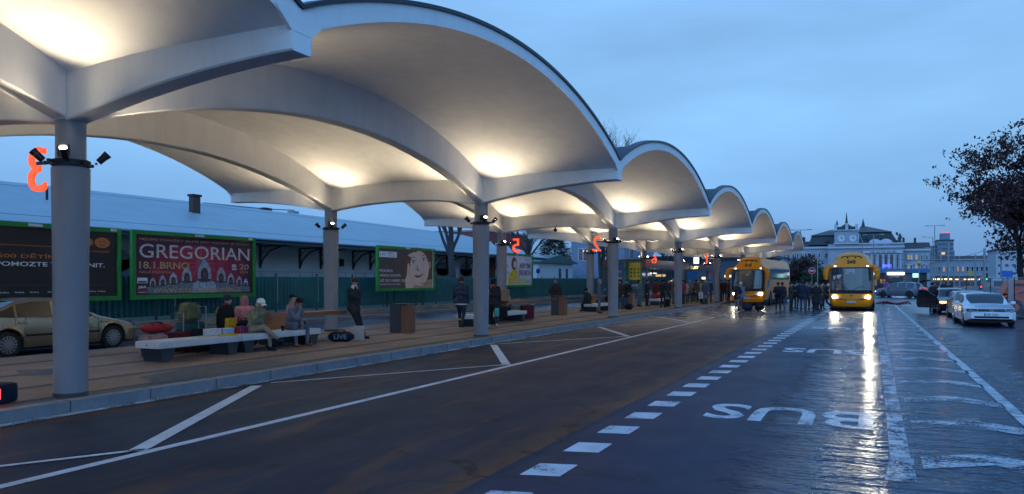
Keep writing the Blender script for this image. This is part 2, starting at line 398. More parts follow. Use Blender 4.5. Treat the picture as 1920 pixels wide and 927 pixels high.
PAV = pavers(); CONC = mat('concrete_kerb', (.17, .185, .21), .7, 0, .22, 4, .3, 60)
DARKP = mat('dark_paving', (.035, .035, .04), .6, 0, .2, 6)
PX0, PX1, PY0, PY1 = -15.0, -9.16, -25, 79
m = MB(); m.box(PX0, PX1, PY0, PY1, -.3, .15); struct(m.build('platform', PAV))
m = MB(); m.box(PX1+.003, -8.95, PY0, PY1, -.3, .153)
y = PY0
while y < PY1: m.box(PX1-.002, -8.944, y, y+.012, .02, .156, 1); y += 1.15
struct(m.build('kerb', [CONC, mat('kerb_joint', (.06, .06, .065), .9)]))
m = MB(); m.box(-15.12, PX0-.003, PY0, PY1, -.3, .153); struct(m.build('kerb', CONC))
m = MB(); m.box(-9.30, PX1-.003, PY0, PY1, .13, .1545); struct(m.build('pavement_border', DARKP))
m = MB()
for (a, b) in ((8.2, 9.8),): m.add([(-9.35, a-.6, .155), (-9.35, b+1.0, .155), (-10.2, b+.9, .155), (-10.5, a+1.1, .155), (-10.2, a-.2, .155)], [(0, 1, 2, 3, 4)])
m.add([(-11.9, 7.3, .155), (-11.55, 7.9, .155), (-12.3, 8.4, .155), (-12.8, 7.7, .155)], [(0, 1, 2, 3)])
struct(m.build('pavement_inlay', DARKP))
m = MB(); m.box(-8.948, -8.83, PY0, PY1, .001, .006); struct(m.build('gutter_strip', PAINT_W))
# verge behind the back road
VERGE = mat('verge_grass_soil', (.055, .07, .035), .95, 0, .5, 2.5, .8, 25)
m = MB(); m.box(-19.75, -19.5, -30, 85, -.3, .15); struct(m.build('verge_kerb', CONC))
m = MB(); P = []
for i in range(0, 8):
    x = -19.76-i*(12/7); z0 = (.13, .22, .36, .38, .40, .42, .42, .42)[i]
    P.append([(x, y, z0+.03*math.sin(y*1.7+i)) for y in range(-30, 90, 2)])
m.grid(P); struct(m.build('verge', VERGE))
m = MB(); m.box(-20.6, -20.35, -30, 85, .1, .36, 0); struct(m.build('retaining_kerb', mat('old_concrete', (.24, .2, .17), .85, 0, .35, 1.2, .5, 20)))
# ================================================================== CANOPY
YC0, SP, XA, XB, XF, XR = 6.36, 11.418, -9.39, -14.41, -5.6, -18.2
ZC = 3.67
def plaster():
    m = bpy.data.materials.new('white_plaster'); m.use_nodes = True; nt = m.node_tree; b = nt.nodes['Principled BSDF']
    t = nt.nodes.new('ShaderNodeNewGeometry'); pos = t.outputs['Position']
    n = nz_(nt, pos, 1.3, 6, .65, (1, .5, 1)); st = nz_(nt, pos, 1.0, 5, .6, (3, 3, .5)); g = nz_(nt, pos, 130, 2, .6)
    v = nt.nodes.new('ShaderNodeVectorMath'); v.operation = 'SCALE'; v.inputs[0].default_value = (.83, .83, .83)
    k = math_(nt, 'MULTIPLY', mrange(nt, n, .3, .7, .95, 1.04), math_(nt, 'MULTIPLY', mrange(nt, st, .35, .6, .96, 1.02), mrange(nt, g, .3, .7, .96, 1.04)))
    nt.links.new(k, v.inputs['Scale']); nt.links.new(v.outputs[0], b.inputs['Base Color'])
    b.inputs['Roughness'].default_value = .8; b.inputs['Specular IOR Level'].default_value = .2
    bu = nt.nodes.new('ShaderNodeBump'); bu.inputs['Strength'].default_value = .25; bu.inputs['Distance'].default_value = .006
    nt.links.new(math_(nt, 'ADD', n, math_(nt, 'MULTIPLY', g, .25)), bu.inputs['Height']); nt.links.new(bu.outputs[0], b.inputs['Normal'])
    return m
PLA = plaster(); ROOFM = mat('roofing_felt', (.045, .055, .065), .75, 0, .3, 2, .4, 30); FLASH = mat('dark_flashing', (.03, .04, .055), .45, .6, .15)
COLM = mat('column_paint', (.20, .205, .235), .45, 0, .035, 5, .05, 60, coat=.1); BLK = mat('black_metal', (.012, .012, .014), .45, .3, .1)
can = thing('bus_station_canopy', 'long white undulating shell canopy on round grey columns over the bus platform', 'canopy', (0, 0, 0))
def arch(u): return 4*u*(1-u)
def under(X, u):                          # underside of the shell
    zr = 4.30 + .02*math.sin((X-XF)/(XR-XF)*PI)
    rise = 1.28 - .10*math.sin(min(1, max(0, (X-XR)/(XF-XR)))*PI)
    s = arch(u); s = s**.93
    # the shell dips slightly towards the column heads
    d = min(abs(X-XA), abs(X-XB)); dip = -.10*math.exp(-(d/1.0)**2)*(1-arch(u))**2
    return zr + rise*s + dip
KB0, KB1 = -1, 6
NU, NX = 40, 26
for k in range(KB0, KB1):
    ya = YC0+SP*k; mb = MB()
    Pn = []; Pt = []
    for i in range(NU+1):
        u = i/NU; y = ya+SP*u
        Pn.append([(XF+(XR-XF)*j/NX, y, under(XF+(XR-XF)*j/NX, u)) for j in range(NX+1)])
        Pt.append([(XF-.03+(XR-XF+.06)*j/NX, y, under(XF+(XR-XF)*j/NX, u)+.13+.16*(1-arch(u))) for j in range(NX+1)])
    mb.grid(Pn, 0, True); mb.build('roof_shell', PLA, can)
    mb = MB(); mb.grid([q[::-1] for q in Pt], 0, True)
    for q in (0, NX):                      # back face closing of the slab is the fascia
        pass
    mb.build('roof_covering', ROOFM, can)
    for X, s in ((XF, 1), (XR, -1)):
        mb = MB(); P = []
        for i in range(NU+1):
            u = i/NU; y = ya+SP*u; z = under(X, u)
            P.append([(X-s*.0, y, z), (X+s*.045, y, z-.012), (X+s*.05, y, z+.19+.08*(1-arch(u))), (X-s*.0, y, z+.19+.08*(1-arch(u)))])
        mb.grid(P, 0, False, True); mb.build('roof_edge', PLA, can, fix=True)
        mb = MB(); P = []
        for i in range(NU+1):
            u = i/NU; y = ya+SP*u; z = under(X, u)+.192+.08*(1-arch(u))
            P.append([(X-s*.12, y, z), (X+s*.085, y, z), (X+s*.085, y, z+.055), (X-s*.12, y, z+.075)])
        mb.grid(P, 0, False, True); mb.build('edge_flashing', FLASH, can, fix=True)
RW = .155
def rib_z(X):
    if X > XA: s = (X-XA)/(XF-XA); return ZC+.43*(1-max(0, 1-s)**1.75)
    if X < XB: s = (X-XB)/(XR-XB); return ZC+.43*(1-max(0, 1-s)**1.75)
    return ZC+.19*arch((X-XA)/(XB-XA))
for k in range(KB0, KB1+1):
    y = YC0+SP*k; mb = MB(); N = 48; P = []
    for i in range(N+1):
        X = XF+.052+(XR-XF-.104)*i/N; z0 = rib_z(X); z1 = under(X, 0)+.14
        if k == KB1 or k == KB0: z1 += 0
        P.append([(X, y-RW, z1), (X, y-RW, z0+.02), (X, y-RW+.02, z0), (X, y+RW-.02, z0), (X, y+RW, z0+.02), (X, y+RW, z1)])
    mb.grid(P, 0, True, True)
    mb.add(P[0], [(0, 1, 2, 3, 4, 5)]); mb.add(P[-1], [(0, 1, 2, 3, 4, 5)])
    mb.build('transverse_rib', PLA, can, fix=True, sharp=30)
    # gutter block in the valley at both edges
    for X, s in ((XF, 1), (XR, -1)):
        mb = MB()
        mb.prism([(y-RW-.25, 4.52), (y-RW, 4.31), (y+RW, 4.31), (y+RW+.25, 4.52), (y+.1, 4.58), (y-.1, 4.58)], X+s*.002, X+s*.056, 'x')
        mb.build('valley_block', PLA, can)
for X in (XA, XB):
    for k in range(KB0, KB1):
        ya = YC0+SP*k; mb = MB(); P = []; N = 36
        for i in range(N+1):
            u = .014+.972*i/N; y = ya+SP*u; z0 = ZC+1.03*arch(u)**.97; z1 = under(X, u)+.05
            P.append([(X-RW, y, z1), (X-RW, y, z0+.02), (X-RW+.02, y, z0), (X+RW-.02, y, z0), (X+RW, y, z0+.02), (X+RW, y, z1)])
        mb.grid(P, 0, True, True); mb.build('arch_beam', PLA, can, fix=True, sharp=30)
LENS = glow('lamp_glass', (1, .86, .66), 40)
LENS_FAR = LENS
flood_n = [0]
def column(X, y):
    mb = MB()
    mb.lathe([(.197, .15), (.214, 2.2), (.228, 3.08), (.228, 3.1), (.180, 3.12), (.178, ZC+.04)], (X, y, 0), 28); c = mb.build('column', COLM, can, sharp=30)
    mb = MB(); mb.lathe([(.199, .151), (.206, .155), (.206, .19), (.199, .2)], (X, y, 0), 28); mb.build('base_collar', DARKP, c)
    mb = MB(); mb.lathe([(.182, 3.13), (.232, 3.13), (.232, 3.20), (.182, 3.20)], (X, y, 0), 24); mb.box(X-.31, X+.31, y-.02, y+.02, 3.15, 3.19); mb.box(X-.02, X+.02, y-.31, y+.31, 3.15, 3.19)
    mb.build('lamp_ring', BLK, c)
    mb = MB(); mb.box(X+.08, X+.26, y-.24, y-.19, 3.22, 3.36); mb.build('junction_box', BLK, c)
    for sx in (-1, 1):
        for sy in (-1, 1):
            a = Vector((sx*.85, sy*.95, 1.3)).normalized()
            p = Vector((X+sx*.255, y+sy*.255, 3.24))
            mb = MB(); mb.cyl(p-a*.06, p+a*.04, .042, .047, 12); mb.cyl(p-a*.08, (X+sx*.2, y+sy*.2, 3.17), .014, .014, 6)
            mb.cyl(p+a*.04, p+a*.10, .049, .054, 14, caps=False)
            q = p+a*.07; mb.cyl(q-a*.002, q+a*.004, .045, .045, 12, 1)
            mb.build('floodlight', [BLK, LENS], c)
            ld = bpy.data.lights.new('flood_lamp', 'SPOT'); ld.energy = FLOOD; ld.color = (1, .82, .56); ld.spot_size = R(97); ld.spot_blend = 1; ld.shadow_soft_size = .06
            lo = bpy.data.objects.new('flood_lamp', ld); COL.objects.link(lo); lo.parent = c
            lo.location = (q+a*.05)*K; lo.rotation_euler = (a).to_track_quat('-Z', 'Y').to_euler()
for k in range(KB0, KB1+1):
    column(XA, YC0+SP*k); column(XB, YC0+SP*k)

# red platform numbers hanging beside the columns; they face away from the photographer
RED = mat('red_neon_face', (.4, .02, .01), .4, var=0, emit=(1, .085, .02), es=1.5)
REDS = mat('red_neon_side', (.2, .01, .01), .4, var=0, emit=(1, .02, .01), es=.5)
def number(d, k, X, s, lab):
    y = YC0+SP*k; t = thing('platform_number', lab, 'platform number', (X+s*.69, y, 3.13), group='illuminated platform numbers')
    text(d, 'digit', RED, t, frame((0, 0, 0), (-1, 0, 0), (0, 0, 1)), h=.60, w=(.36 if d != '1' else None), ext=.02, bold=0)
    mb = MB(); mb.box(min(0, -s*.46), max(0, -s*.46), -.02, .02, .06, .10); mb.build('bracket', BLK, t)
number('3', 0, XA, -1, 'red glowing digit 3, seen reversed, left of the nearest column')
number('2', 2, XA, -1, 'red glowing digit 2, seen reversed, beside the third front column')
number('1', 4, XA, -1, 'red glowing digit 1, seen reversed, beside the fifth front column')
number('5', 2, XB, 1, 'red glowing digit 5, seen reversed, above the pop concert billboard')
number('6', 4, XB, 1, 'red glowing digit 6, seen reversed, in front of the brown shelter roof')
number('7', 6, XB, 1, 'red glowing digit 7, seen reversed, farthest of the red numbers')
for (px, py, Y, lab) in ((1034, 424, 29.2, 'small dark dome camera under the rib over the middle platform'), (1298, 466, 52, 'small dark dome camera under a far canopy rib')):
    x, y, z = at(px, py, Y); x = -11.9; z = rib_z(x)
    t = thing('security_camera', lab, 'camera', (x, YC0+SP*(2 if Y < 40 else 4), z))
    mb = MB(); mb.cyl((0, 0, 0), (0, 0, -.08), .03); mb.lathe([(.0, -.2), (.06, -.17), (.08, -.11), (.08, -.08)], n=12); mb.build('housing', BLK, t)
    mb = MB(); mb.cyl((.05, -.05, -.02), (.12, -.22, .1), .02); mb.build('arm', mat('white_bracket', (.6, .6, .6)), t)
# ================================================================== LEFT SIDE: fence, billboards, warehouse
GREENF = mat('green_corrugated_sheet', (.016, .125, .12), .55, .1, .25, 1.2)
STEEL = mat('galvanised_steel', (.25, .27, .28), .5, .6, .15); WHITEP = mat('white_paint', (.62, .63, .65), .5, 0, .08)
f = thing('corrugated_fence', 'dark green corrugated sheet fence running behind the billboards', 'fence', (-22, 0, .42))
y = -4.0
while y < 84:
    mb = MB(); P = []; n = 24
    for i in range(n*2+1):
        q = i/2; yy = y+2.5*q/n; off = .04 if (i//1) % 4 < 2 else -.04
        P.append([(off, yy, 0), (off, yy, 1.37)])
    mb.grid(P, 0, False); mb.build('fence_panel', GREENF, f)
    mb = MB(); mb.box(-.08, -.03, y-.03, y+.03, -.1, 1.5); mb.build('post', mat('fence_post', (.02, .05, .05), .6), f)
    y += 2.52
GRN = mat('green_frame_paint', (.012, .25, .03), .4, 0, .1)
def poster(name, col, y0, y1, lab, draw, z0=1.03, z1=3.24, X=-21):
    t = thing('billboard', lab, 'billboard', (X, (y0+y1)/2, 0), group=None)
    w = y1-y0; h = z1-z0; zc = (z0+z1)/2
    mb = MB(); fr = .13
    for (a0, a1, b0, b1) in ((-w/2, w/2, z1-fr, z1), (-w/2, w/2, z0, z0+fr), (-w/2, -w/2+fr, z0+fr, z1-fr), (w/2-fr, w/2, z0+fr, z1-fr)):
        mb.box(-.06, .06, a0, a1, b0, b1)
    mb.build('frame', GRN, t)
    mb = MB(); mb.box(-.05, .01, -w/2+fr+.001, w/2-fr-.001, z0+fr+.001, z1-fr-.001); b = mb.build('poster', col, t)
    for s in (-.62, -.38, .38, .62):
        mb = MB(); mb.box(-.13, -.062, w/2*s-.035, w/2*s+.035, .2, z1-.2); mb.build('post', mat('fence_post', (.02, .05, .05), .6), t)
    for s in (0, .9):
        mb = MB(); mb.box(.061, .066, w/2*s-.2*(1 if s == 0 else .5), w/2*s+.2*(1 if s == 0 else .5), z1-.1, z1-.02); mb.build('name_plate', WHITEP, t)
    # poster coordinates: u to the right 0..1, v up 0..1
    iw = w-2*fr; ih = h-2*fr
    def pt(u, v, d=.014): return (d, -iw/2+iw*u, z0+fr+ih*v)
    def txt(s, u0, u1, v, hh, m, d=.016, bold=0, nm='lettering', shear=0):
        text(s, nm, m, b, frame(pt((u0+u1)/2, v, d), (0, 1, 0), (0, 0, 1)), h=hh*ih, w=(u1-u0)*iw, ext=.0015, bold=bold, shear=shear)
    def poly(pts, m, d=.014, nm='print'):
        mb = MB(); mb.add([pt(u, v, d) for u, v in pts], [list(range(len(pts)))]); mb.build(nm, m, b)
    def oval(u, v, ru, rv, m, d=.014, nm='print', n=24, rot=0, mb0=None):
        mb = mb0 or MB(); q = []
        for i in range(n):
            a = 2*PI*i/n; x = ru*iw*math.cos(a); yv = rv*ih*math.sin(a)
            q.append((d, -iw/2+iw*u+x*math.cos(rot)-yv*math.sin(rot), z0+fr+ih*v+x*math.sin(rot)+yv*math.cos(rot)))
        mb.add(q, [list(range(n))])
        if mb0 is None: mb.build(nm, m, b)
    draw(txt, poly, oval, b)
    return t
def flatm(name, c, var=0, sc=1, rough=.5, stretch=None): return mat(name, c, rough, 0, var, sc, stretch=stretch)
ORG = flatm('print_orange', (.62, .17, .03)); WHT = flatm('print_white', (.88, .88, .9)); BLKP = flatm('print_black', (.012, .01, .012), .3, 1)
def d_help(txt, poly, oval, b):
    txt('MŮŽEME 500 DĚTÍM', .02, .62, .60, .075, ORG, bold=.012); txt('DOVOLÁ. POMOZTE TO ZMĚNIT.', .02, .92, .49, .085, WHT, bold=.012)
    txt('LINKABEZPECI.CZ', .02, .30, .335, .065, WHT, bold=.015)
    poly([(.02, .745), (.64, .735), (.64, .742), (.02, .752)], ORG)
    oval(.80, .83, .045, .075, ORG); oval(.905, .83, .05, .082, ORG)
    for u in (.785, .81, .89, .915): oval(u, .845, .005, .011, BLKP, .018)
    for u in (.80, .902):
        poly([(u-.02, .80), (u+.02, .80), (u+.016, .79), (u-.016, .79)], BLKP, .018)
    txt('linka bezpečí', .77, .95, .69, .045, ORG)
    poly([(.02, .175), (.95, .175), (.95, .178), (.02, .178)], flatm('print_grey', (.1, .1, .1)))
    for u in (.34, .42, .50, .60, .68, .76, .84, .90): txt('linka', u-.025, u+.025, .08, .022, WHT)
poster('help', BLKP, 10.5, 15.82, 'dark brown billboard with orange and white Czech text, half behind the nearest column', d_help)
# concert poster
def d_greg(txt, poly, oval, b):
    red = flatm('print_red_glow', (.42, .02, .05), .35, 1.5); pink = flatm('print_pink_ray', (.55, .12, .17), .3, 3); sil = flatm('print_silver', (.62, .60, .52), .35, 6, stretch=(1, 1, 4))
    gold = flatm('print_gold', (.50, .36, .16), .35, 8); robe = flatm('print_robe', (.36, .41, .48), .5, 9); robed = flatm('print_robe_shadow', (.05, .055, .07), .4, 9); face = flatm('print_face', (.06, .03, .025))
    mid = flatm('print_crimson', (.25, .012, .05), .3, 1.2)
    oval(.52, .46, .42, .42, mid, .0125); oval(.52, .50, .26, .34, red, .0135)
    for a in range(0, 360, 30):
        c, s = math.cos(R(a)), math.sin(R(a)); poly([(.52-.006*s, .55+.01*c), (.52+.20*c, .55+.38*s), (.52+.006*s, .55-.01*c)], pink, .0142)
    poly([(.1, .0), (.9, .0), (.86, .17), (.66, .25), (.36, .25), (.14, .17)], robed, .0146)
    txt('NEJLEPŠÍ OKAMŽIKY 20LETÉ SÁGY MASTERS OF CHANT', .03, .97, .925, .055, gold)
    txt('GREGORIAN', .03, .97, .735, .23, sil, bold=.004); txt('18.1.BRNO', .03, .42, .50, .12, gold, bold=.02); txt('HALA VODOVA', .03, .27, .385, .045, gold)
    txt('20', .87, .965, .50, .10, gold, bold=.01); txt('2020', .875, .955, .40, .04, gold); txt('ER', .80, .845, .515, .05, WHT, bold=.03); txt('20', .80, .845, .455, .035, WHT, bold=.03)
    for u, v, s in ((.13, .155, .52), (.205, .17, .6), (.29, .195, .7), (.40, .235, .92), (.70, .235, .92), (.79, .195, .7), (.87, .165, .6), (.935, .15, .5), (.55, .27, 1.28)):
        poly([(u-.085*s, .03), (u+.085*s, .03), (u+.075*s, v-.05*s), (u+.03*s, v), (u-.03*s, v), (u-.075*s, v-.05*s)], (robe if s > 1 else flatm('print_shoulders', (.17, .19, .23), .6, 12)), .0150+.0006*s)
        poly([(u-.042*s, v-.02*s), (u-.046*s, v+.08*s), (u-.036*s, v+.18*s), (u-.008*s, v+.27*s), (u+.012*s, v+.26*s), (u+.038*s, v+.17*s), (u+.047*s, v+.07*s), (u+.042*s, v-.02*s)], robe, .0158+.0006*s); oval(u, v+.06*s, .026*s, .10*s, face, .0166+.0006*s); oval(u+.002, v+.055*s, .012*s, .045*s, flatm('print_dim_face', (.16, .08, .06)), .0168+.0006*s)
        oval(u, v-.015*s, .045*s, .028*s, robed, .0170+.0006*s)
    txt('WWW.GREGORIAN2020.CZ', .13, .89, .075, .075, gold, .0195, bold=.012)
    poly([(.015, .20), (.09, .20), (.09, .29), (.015, .29)], WHT, .019); poly([(.022, .205), (.083, .205), (.083, .24), (.022, .24)], flatm('print_green', (.02, .2, .1)), .0194)
    txt('J&R', .02, .085, .13, .05, WHT, .019, .02); txt('MUSIC', .02, .085, .085, .022, ORG, .019); txt('AGENCY', .02, .085, .05, .022, WHT, .019)
    poly([(.915, .19), (.945, .19), (.945, .26), (.915, .26)], flatm('print_blue', (.08, .2, .5)), .019); txt('M', .92, .94, .225, .035, WHT, .0194, .03); txt('Music', .90, .95, .10, .03, flatm('print_blue', (.08, .2, .5)), .019, .02)
poster('concert', flatm('print_dark_purple', (.07, .008, .035), .3, 1), 16.2, 21.45, 'billboard for a choir concert, hooded white monks on dark red under large silver lettering', d_greg)
def d_monika(txt, poly, oval, b):
    skin = flatm('print_skin', (.88, .60, .46), .1, 1.5); skd = flatm('print_skin_shade', (.58, .32, .22), .15, 2); hair = flatm('print_auburn_hair', (.17, .06, .025), .5, 5, stretch=(1, 6, 1)); lip = flatm('print_lips', (.32, .07, .07)); eye = flatm('print_eye', (.03, .02, .02))
    oval(.67, .52, .26, .56, hair, .0122); poly([(.44, .0), (.52, .98), (.99, .99), (.99, 0)], hair, .0124)
    poly([(.50, .0), (.99, .0), (.99, .24), (.85, .2), (.6, .1)], skd, .0130)
    oval(.73, .52, .185, .47, skin, .0136, rot=-.12); oval(.93, .62, .028, .10, skd, .0134)
    poly([(.57, .80), (.70, .93), (.62, .96), (.50, .86)], skin, .0137)
    for u, v in ((.615, .68), (.81, .755)):
        oval(u, v, .036, .020, WHT, .0142, rot=.25); oval(u, v, .017, .028, eye, .0146); poly([(u-.05, v+.03), (u-.01, v+.065), (u+.055, v+.06), (u+.05, v+.042), (u, v+.048)], eye, .0148)
        poly([(u-.06, v+.10), (u, v+.15), (u+.065, v+.125), (u, v+.127)], hair, .0148)
    poly([(.685, .66), (.665, .47), (.70, .43), (.735, .46), (.71, .50)], skd, .0142)
    poly([(.62, .335), (.70, .34), (.725, .33), (.82, .40), (.76, .30), (.70, .265), (.65, .285)], lip, .0142)
    poly([(.47, .0), (.60, .0), (.66, .14), (.58, .28), (.545, .55), (.52, .66), (.50, .62), (.49, .35), (.455, .18)], skin, .0152)
    for u in (.515, .54): poly([(u, .3), (u+.004, .3), (u-.008, .6), (u-.012, .6)], skd, .0156)
    poly([(0.01, .78), (.31, .78), (.31, .925), (0.01, .925)], WHT, .0142); txt('1.12.', .03, .11, .855, .055, BLKP); txt('BRNO', .16, .26, .885, .035, BLKP); txt('SONO CENTRUM', .16, .29, .82, .022, BLKP)
    txt('MONIKA', .02, .24, .445, .065, WHT); txt('ABSOLONOVÁ', .02, .38, .335, .075, WHT); txt('AŽ DO NEBES 2019', .02, .50, .205, .08, WHT); txt('KONCERTNÍ TURNÉ S ORCHESTREM', .02, .37, .105, .035, WHT)
    txt('ABSOLONOVA.CZ', .74, .97, .12, .035, BLKP, .0158); poly([(.985, 0), (1, 0), (1, 1), (.99, 1)], WHT, .0158)
poster('portrait', flatm('print_brown', (.10, .065, .06), .3, 2), 29.23, 34.41, 'billboard with a close portrait of a smiling woman resting her cheek on her hand', d_monika, 1.12, 3.30)
def d_orch(txt, poly, oval, b):
    pur = flatm('print_purple', (.14, .02, .10)); yel = flatm('print_yellow', (.85, .6, .04), .15, 4); hair = flatm('print_auburn_hair', (.17, .06, .025)); skin = flatm('print_skin', (.62, .38, .27)); crm = flatm('print_cream', (.55, .40, .22))
    oval(.42, .72, .09, .22, hair, .0128); oval(.45, .70, .05, .12, skin, .0134); poly([(.22, .02), (.6, .02), (.55, .35), (.5, .52), (.36, .5), (.26, .35)], yel, .0132)
    poly([(.5, .3), (.6, .25), (.58, .62), (.54, .62)], skin, .0136); poly([(.3, .1), (.5, .03), (.62, .2), (.55, .3), (.45, .15)], skin, .0138)
    oval(.70, .12, .16, .12, flatm('print_yellow_haze', (.75, .72, .35)), .0124)
    txt('NEW TIME', .60, .96, .66, .17, pur, bold=.02); txt('ORCHESTRA', .58, .98, .42, .18, pur, bold=.02); txt('MÁRIA', .02, .26, .66, .14, crm, bold=.02); txt('ČÍROVÁ', .02, .28, .43, .14, crm, bold=.02)
    txt('Brno Sono Centrum', .78, .97, .89, .03, pur); txt('Brno', .86, .96, .16, .04, pur); txt('Sono Centrum', .80, .96, .09, .04, pur)
poster('orchestra', flatm('print_pale_pink', (.85, .80, .86), .05, 1), 42.2, 47.3, 'white billboard with a woman in yellow beside purple letters, behind the second rear column', d_orch, 1.2, 3.38)

# ------------------------------------------------------------------ long goods shed
WALL = mat('shed_white_wall', (.52, .56, .60), .85, 0, .16, .5, .3, 12); TIN = mat('shed_tin_roof', (.34, .42, .43), .5, .1, .13, .5, .1, 30, stretch=(1, 1, 1)); DKW = mat('dark_stained_timber', (.035, .025, .025), .7, 0, .3)
DOORM = mat('shed_grey_door', (.12, .16, .22), .6, 0, .15, 2); GUT = mat('gutter_zinc', (.25, .32, .40), .4, .5, .1)
W = thing('goods_shed', 'long low white railway shed with a pale tin roof behind the green fence', 'shed', (-29.5, 0, 0))
m = MB(); m.box(-13, 0, -14, 62.5, 0, 4.3); m.build('wall', WALL, W)
def roofz(y): return 6.02 + .25*math.sin((y-5)/62*PI)
m = MB(); P = []
for i in range(78):
    y = -15+79.5*i/77; P.append([(2.5, y, 3.62), (2.5, y, 3.72), (-2.0, y, 3.72+(roofz(y)-3.72)*.54), (-6.5, y, roofz(y)), (-15.5, y, 3.72)])
m.grid(P, 0, True); m.add([P[-1][j] for j in range(5)], [(0, 1, 2, 3, 4)]); m.build('roof', TIN, W, sharp=20)
for i in range(1, 8):                          # welted sheet joints along the slope
    m = MB(); k = i/8; q = []
    for y in range(-14, 64, 3): q.append((2.5-9*k, y, 3.75+(roofz(y)-3.72)*k))
    m.tube(q, .012, 4); m.build('roof_seam', GUT, W)
m = MB(); m.tube([(2.58, y, 3.66) for y in range(-14, 65, 6)], .06, 8); m.build('gutter', GUT, W)
m = MB(); m.box(2.40, 2.49, -14, 64, 3.46, 3.66); m.build('fascia', mat('blue_fascia', (.03, .055, .09), .5), W)
y = 4.2; i = 0
while y < 62:
    m = MB(); m.tube([(.05, y, 2.35), (.22, y, 2.75), (.7, y, 3.2), (1.5, y, 3.44)], [.05, .05, .045, .04], 6); m.box(.01, .09, y-.05, y+.05, 2.3, 3.5); m.tube([(.06, y, 3.46), (1.9, y, 3.46)], .04, 4)
    m.tube([(.05, y, 3.0), (.5, y, 3.44)], .025, 4); m.build('roof_bracket', DKW, W); y += 1.8 if i % 2 == 0 else 3.1; i += 1
for y in (-3, 12.5, 21.8, 43.0, 49.5, 53.2):
    m = MB(); m.box(.003, .05, y-1.0, y+1.0, 0, 2.55); m.lathe([(1.0, .003), (1.0, .05)], (0, y, 2.5), 20, 0, Matrix.Rotation(PI/2, 4, 'Y') @ Matrix.Diagonal((.55, 1, 1, 1)))
    m.build('door', DOORM, W)
for y, z in ((27.6, 2.75), (41.2, 2.7)):
    m = MB(); m.box(.003, .04, y-.3, y+.3, z-.2, z+.2); m.build('vent', BLK, W)
for y in (37.3,):
    m = MB(); m.box(.0, .2, y-.12, y+.12, 2.5, 2.95); m.build('lamp', DKW, W)
m = MB()
for y in range(24, 42, 1): m.box(.6, .63, y-.015, y+.015, 1.2, 2.1)
m.box(.6, .63, 24, 41, 2.08, 2.11); m.build('railing', STEEL, W)
m = MB(); m.box(.002, .35, 54.6, 57.8, 0, 3.45); m.build('timber_porch', mat('red_brown_timber', (.10, .028, .02), .7, 0, .3, 3), W)
t = thing('brick_chimney', 'dark square brick chimney on the shed roof', 'chimney', (-31.8, onx(365, 410, -31.8)[1], 4.75))
m = MB(); m.box(-.15, .15, -.24, .24, -.2, 1.25); m.build('shaft', mat('dark_brick', (.07, .04, .03), .85, 0, .45, 9, .5, 20), t)
m = MB(); m.box(-.2, .2, -.3, .3, 1.25, 1.36); m.build('cap', BLK, t)
t = thing('vent_pipe', 'thin dark stack standing on the shed roof at left edge', 'pipe', onx(88, 385, -31.5))
m = MB(); m.cyl((0, 0, -.3), (0, 0, .75), .05); m.build('pipe', BLK, t); m = MB(); m.cyl((0, 0, -.3), (0, 0, .05), .12, .06); m.build('collar', BLK, t)

# second shed gable and distant roofs
def house(name, lab, cat, x0, x1, y0, y1, ze, zr, wallm, roofm, wins=(), axis='y', over=.3, winm=None, base=0):
    h = thing(name, lab, cat, ((x0+x1)/2, (y0+y1)/2, base)); hx = (x1-x0)/2; hy = (y1-y0)/2
    m = MB(); m.box(-hx, hx, -hy, hy, 0, ze); m.build('wall', wallm, h)
    m = MB()
    if zr > ze:
        if axis == 'x':   # ridge along x
            m.prism([(-hy-over, ze-.02), (hy+over, ze-.02), (hy+over, ze+.12), (0, zr), (-hy-over, ze+.12)], -hx-over, hx+over, 'x')
        else:
            m.prism([(-hx-over, ze-.02), (hx+over, ze-.02), (hx+over, ze+.12), (0, zr), (-hx-over, ze+.12)], -hy-over, hy+over, 'y')
    else: m.box(-hx-over*.3, hx+over*.3, -hy-over*.3, hy+over*.3, ze, ze+.25)
    m.build('roof', roofm, h)
    for (face, a, z, w, hh, *lit) in wins:
        fm = WHITEP; gm = lit[0] if lit else (winm or GLASSD)
        m = MB()
        if face == 'f': m.box(a-hx-w/2, a-hx+w/2, -hy-.06, -hy-.002, z, z+hh)
        else: m.box(hx+.002, hx+.06, a-hy-w/2, a-hy+w/2, z, z+hh)
        fr = m.build('window', fm, h); m = MB()
        for s in (-1, 1):
            if face == 'f': m.box(a-hx+s*w*.24-w*.19, a-hx+s*w*.24+w*.19, -hy-.08, -hy-.062, z+.08, z+hh-.08)
            else: m.box(hx+.062, hx+.08, a-hy+s*w*.24-w*.19, a-hy+s*w*.24+w*.19, z+.08, z+hh-.08)
        m.build('pane', gm, fr)
    return h
GLASSD = mat('window_glass', (.015, .02, .03), .12, 0, .1, spec=.8); LIT = glow('lit_window', (1, .62, .28), 1.1)
house('brick_block', 'low dark red building just above the shed roof with rooftop rails', 'building', -62, -52, 100, 116, 9.0, 9.0, mat('red_render', (.22, .05, .045), .8), STEEL)
house('white_bungalow', 'small white house with a shallow green roof beyond the fence', 'house', -40, -33, 76, 86.5, 3.6, 4.6, mat('bungalow_white', (.55, .58, .6), .8, 0, .08), mat('green_sheet_roof', (.06, .12, .10), .5), [('r', 6.2, 1.8, .9, 1.3), ('r', 8.4, 1.8, .8, 1.3), ('f', 3.2, 1.5, 1.2, 1.0), ('f', 5.2, 1.5, .8, 1.0)], axis='x', over=.5)
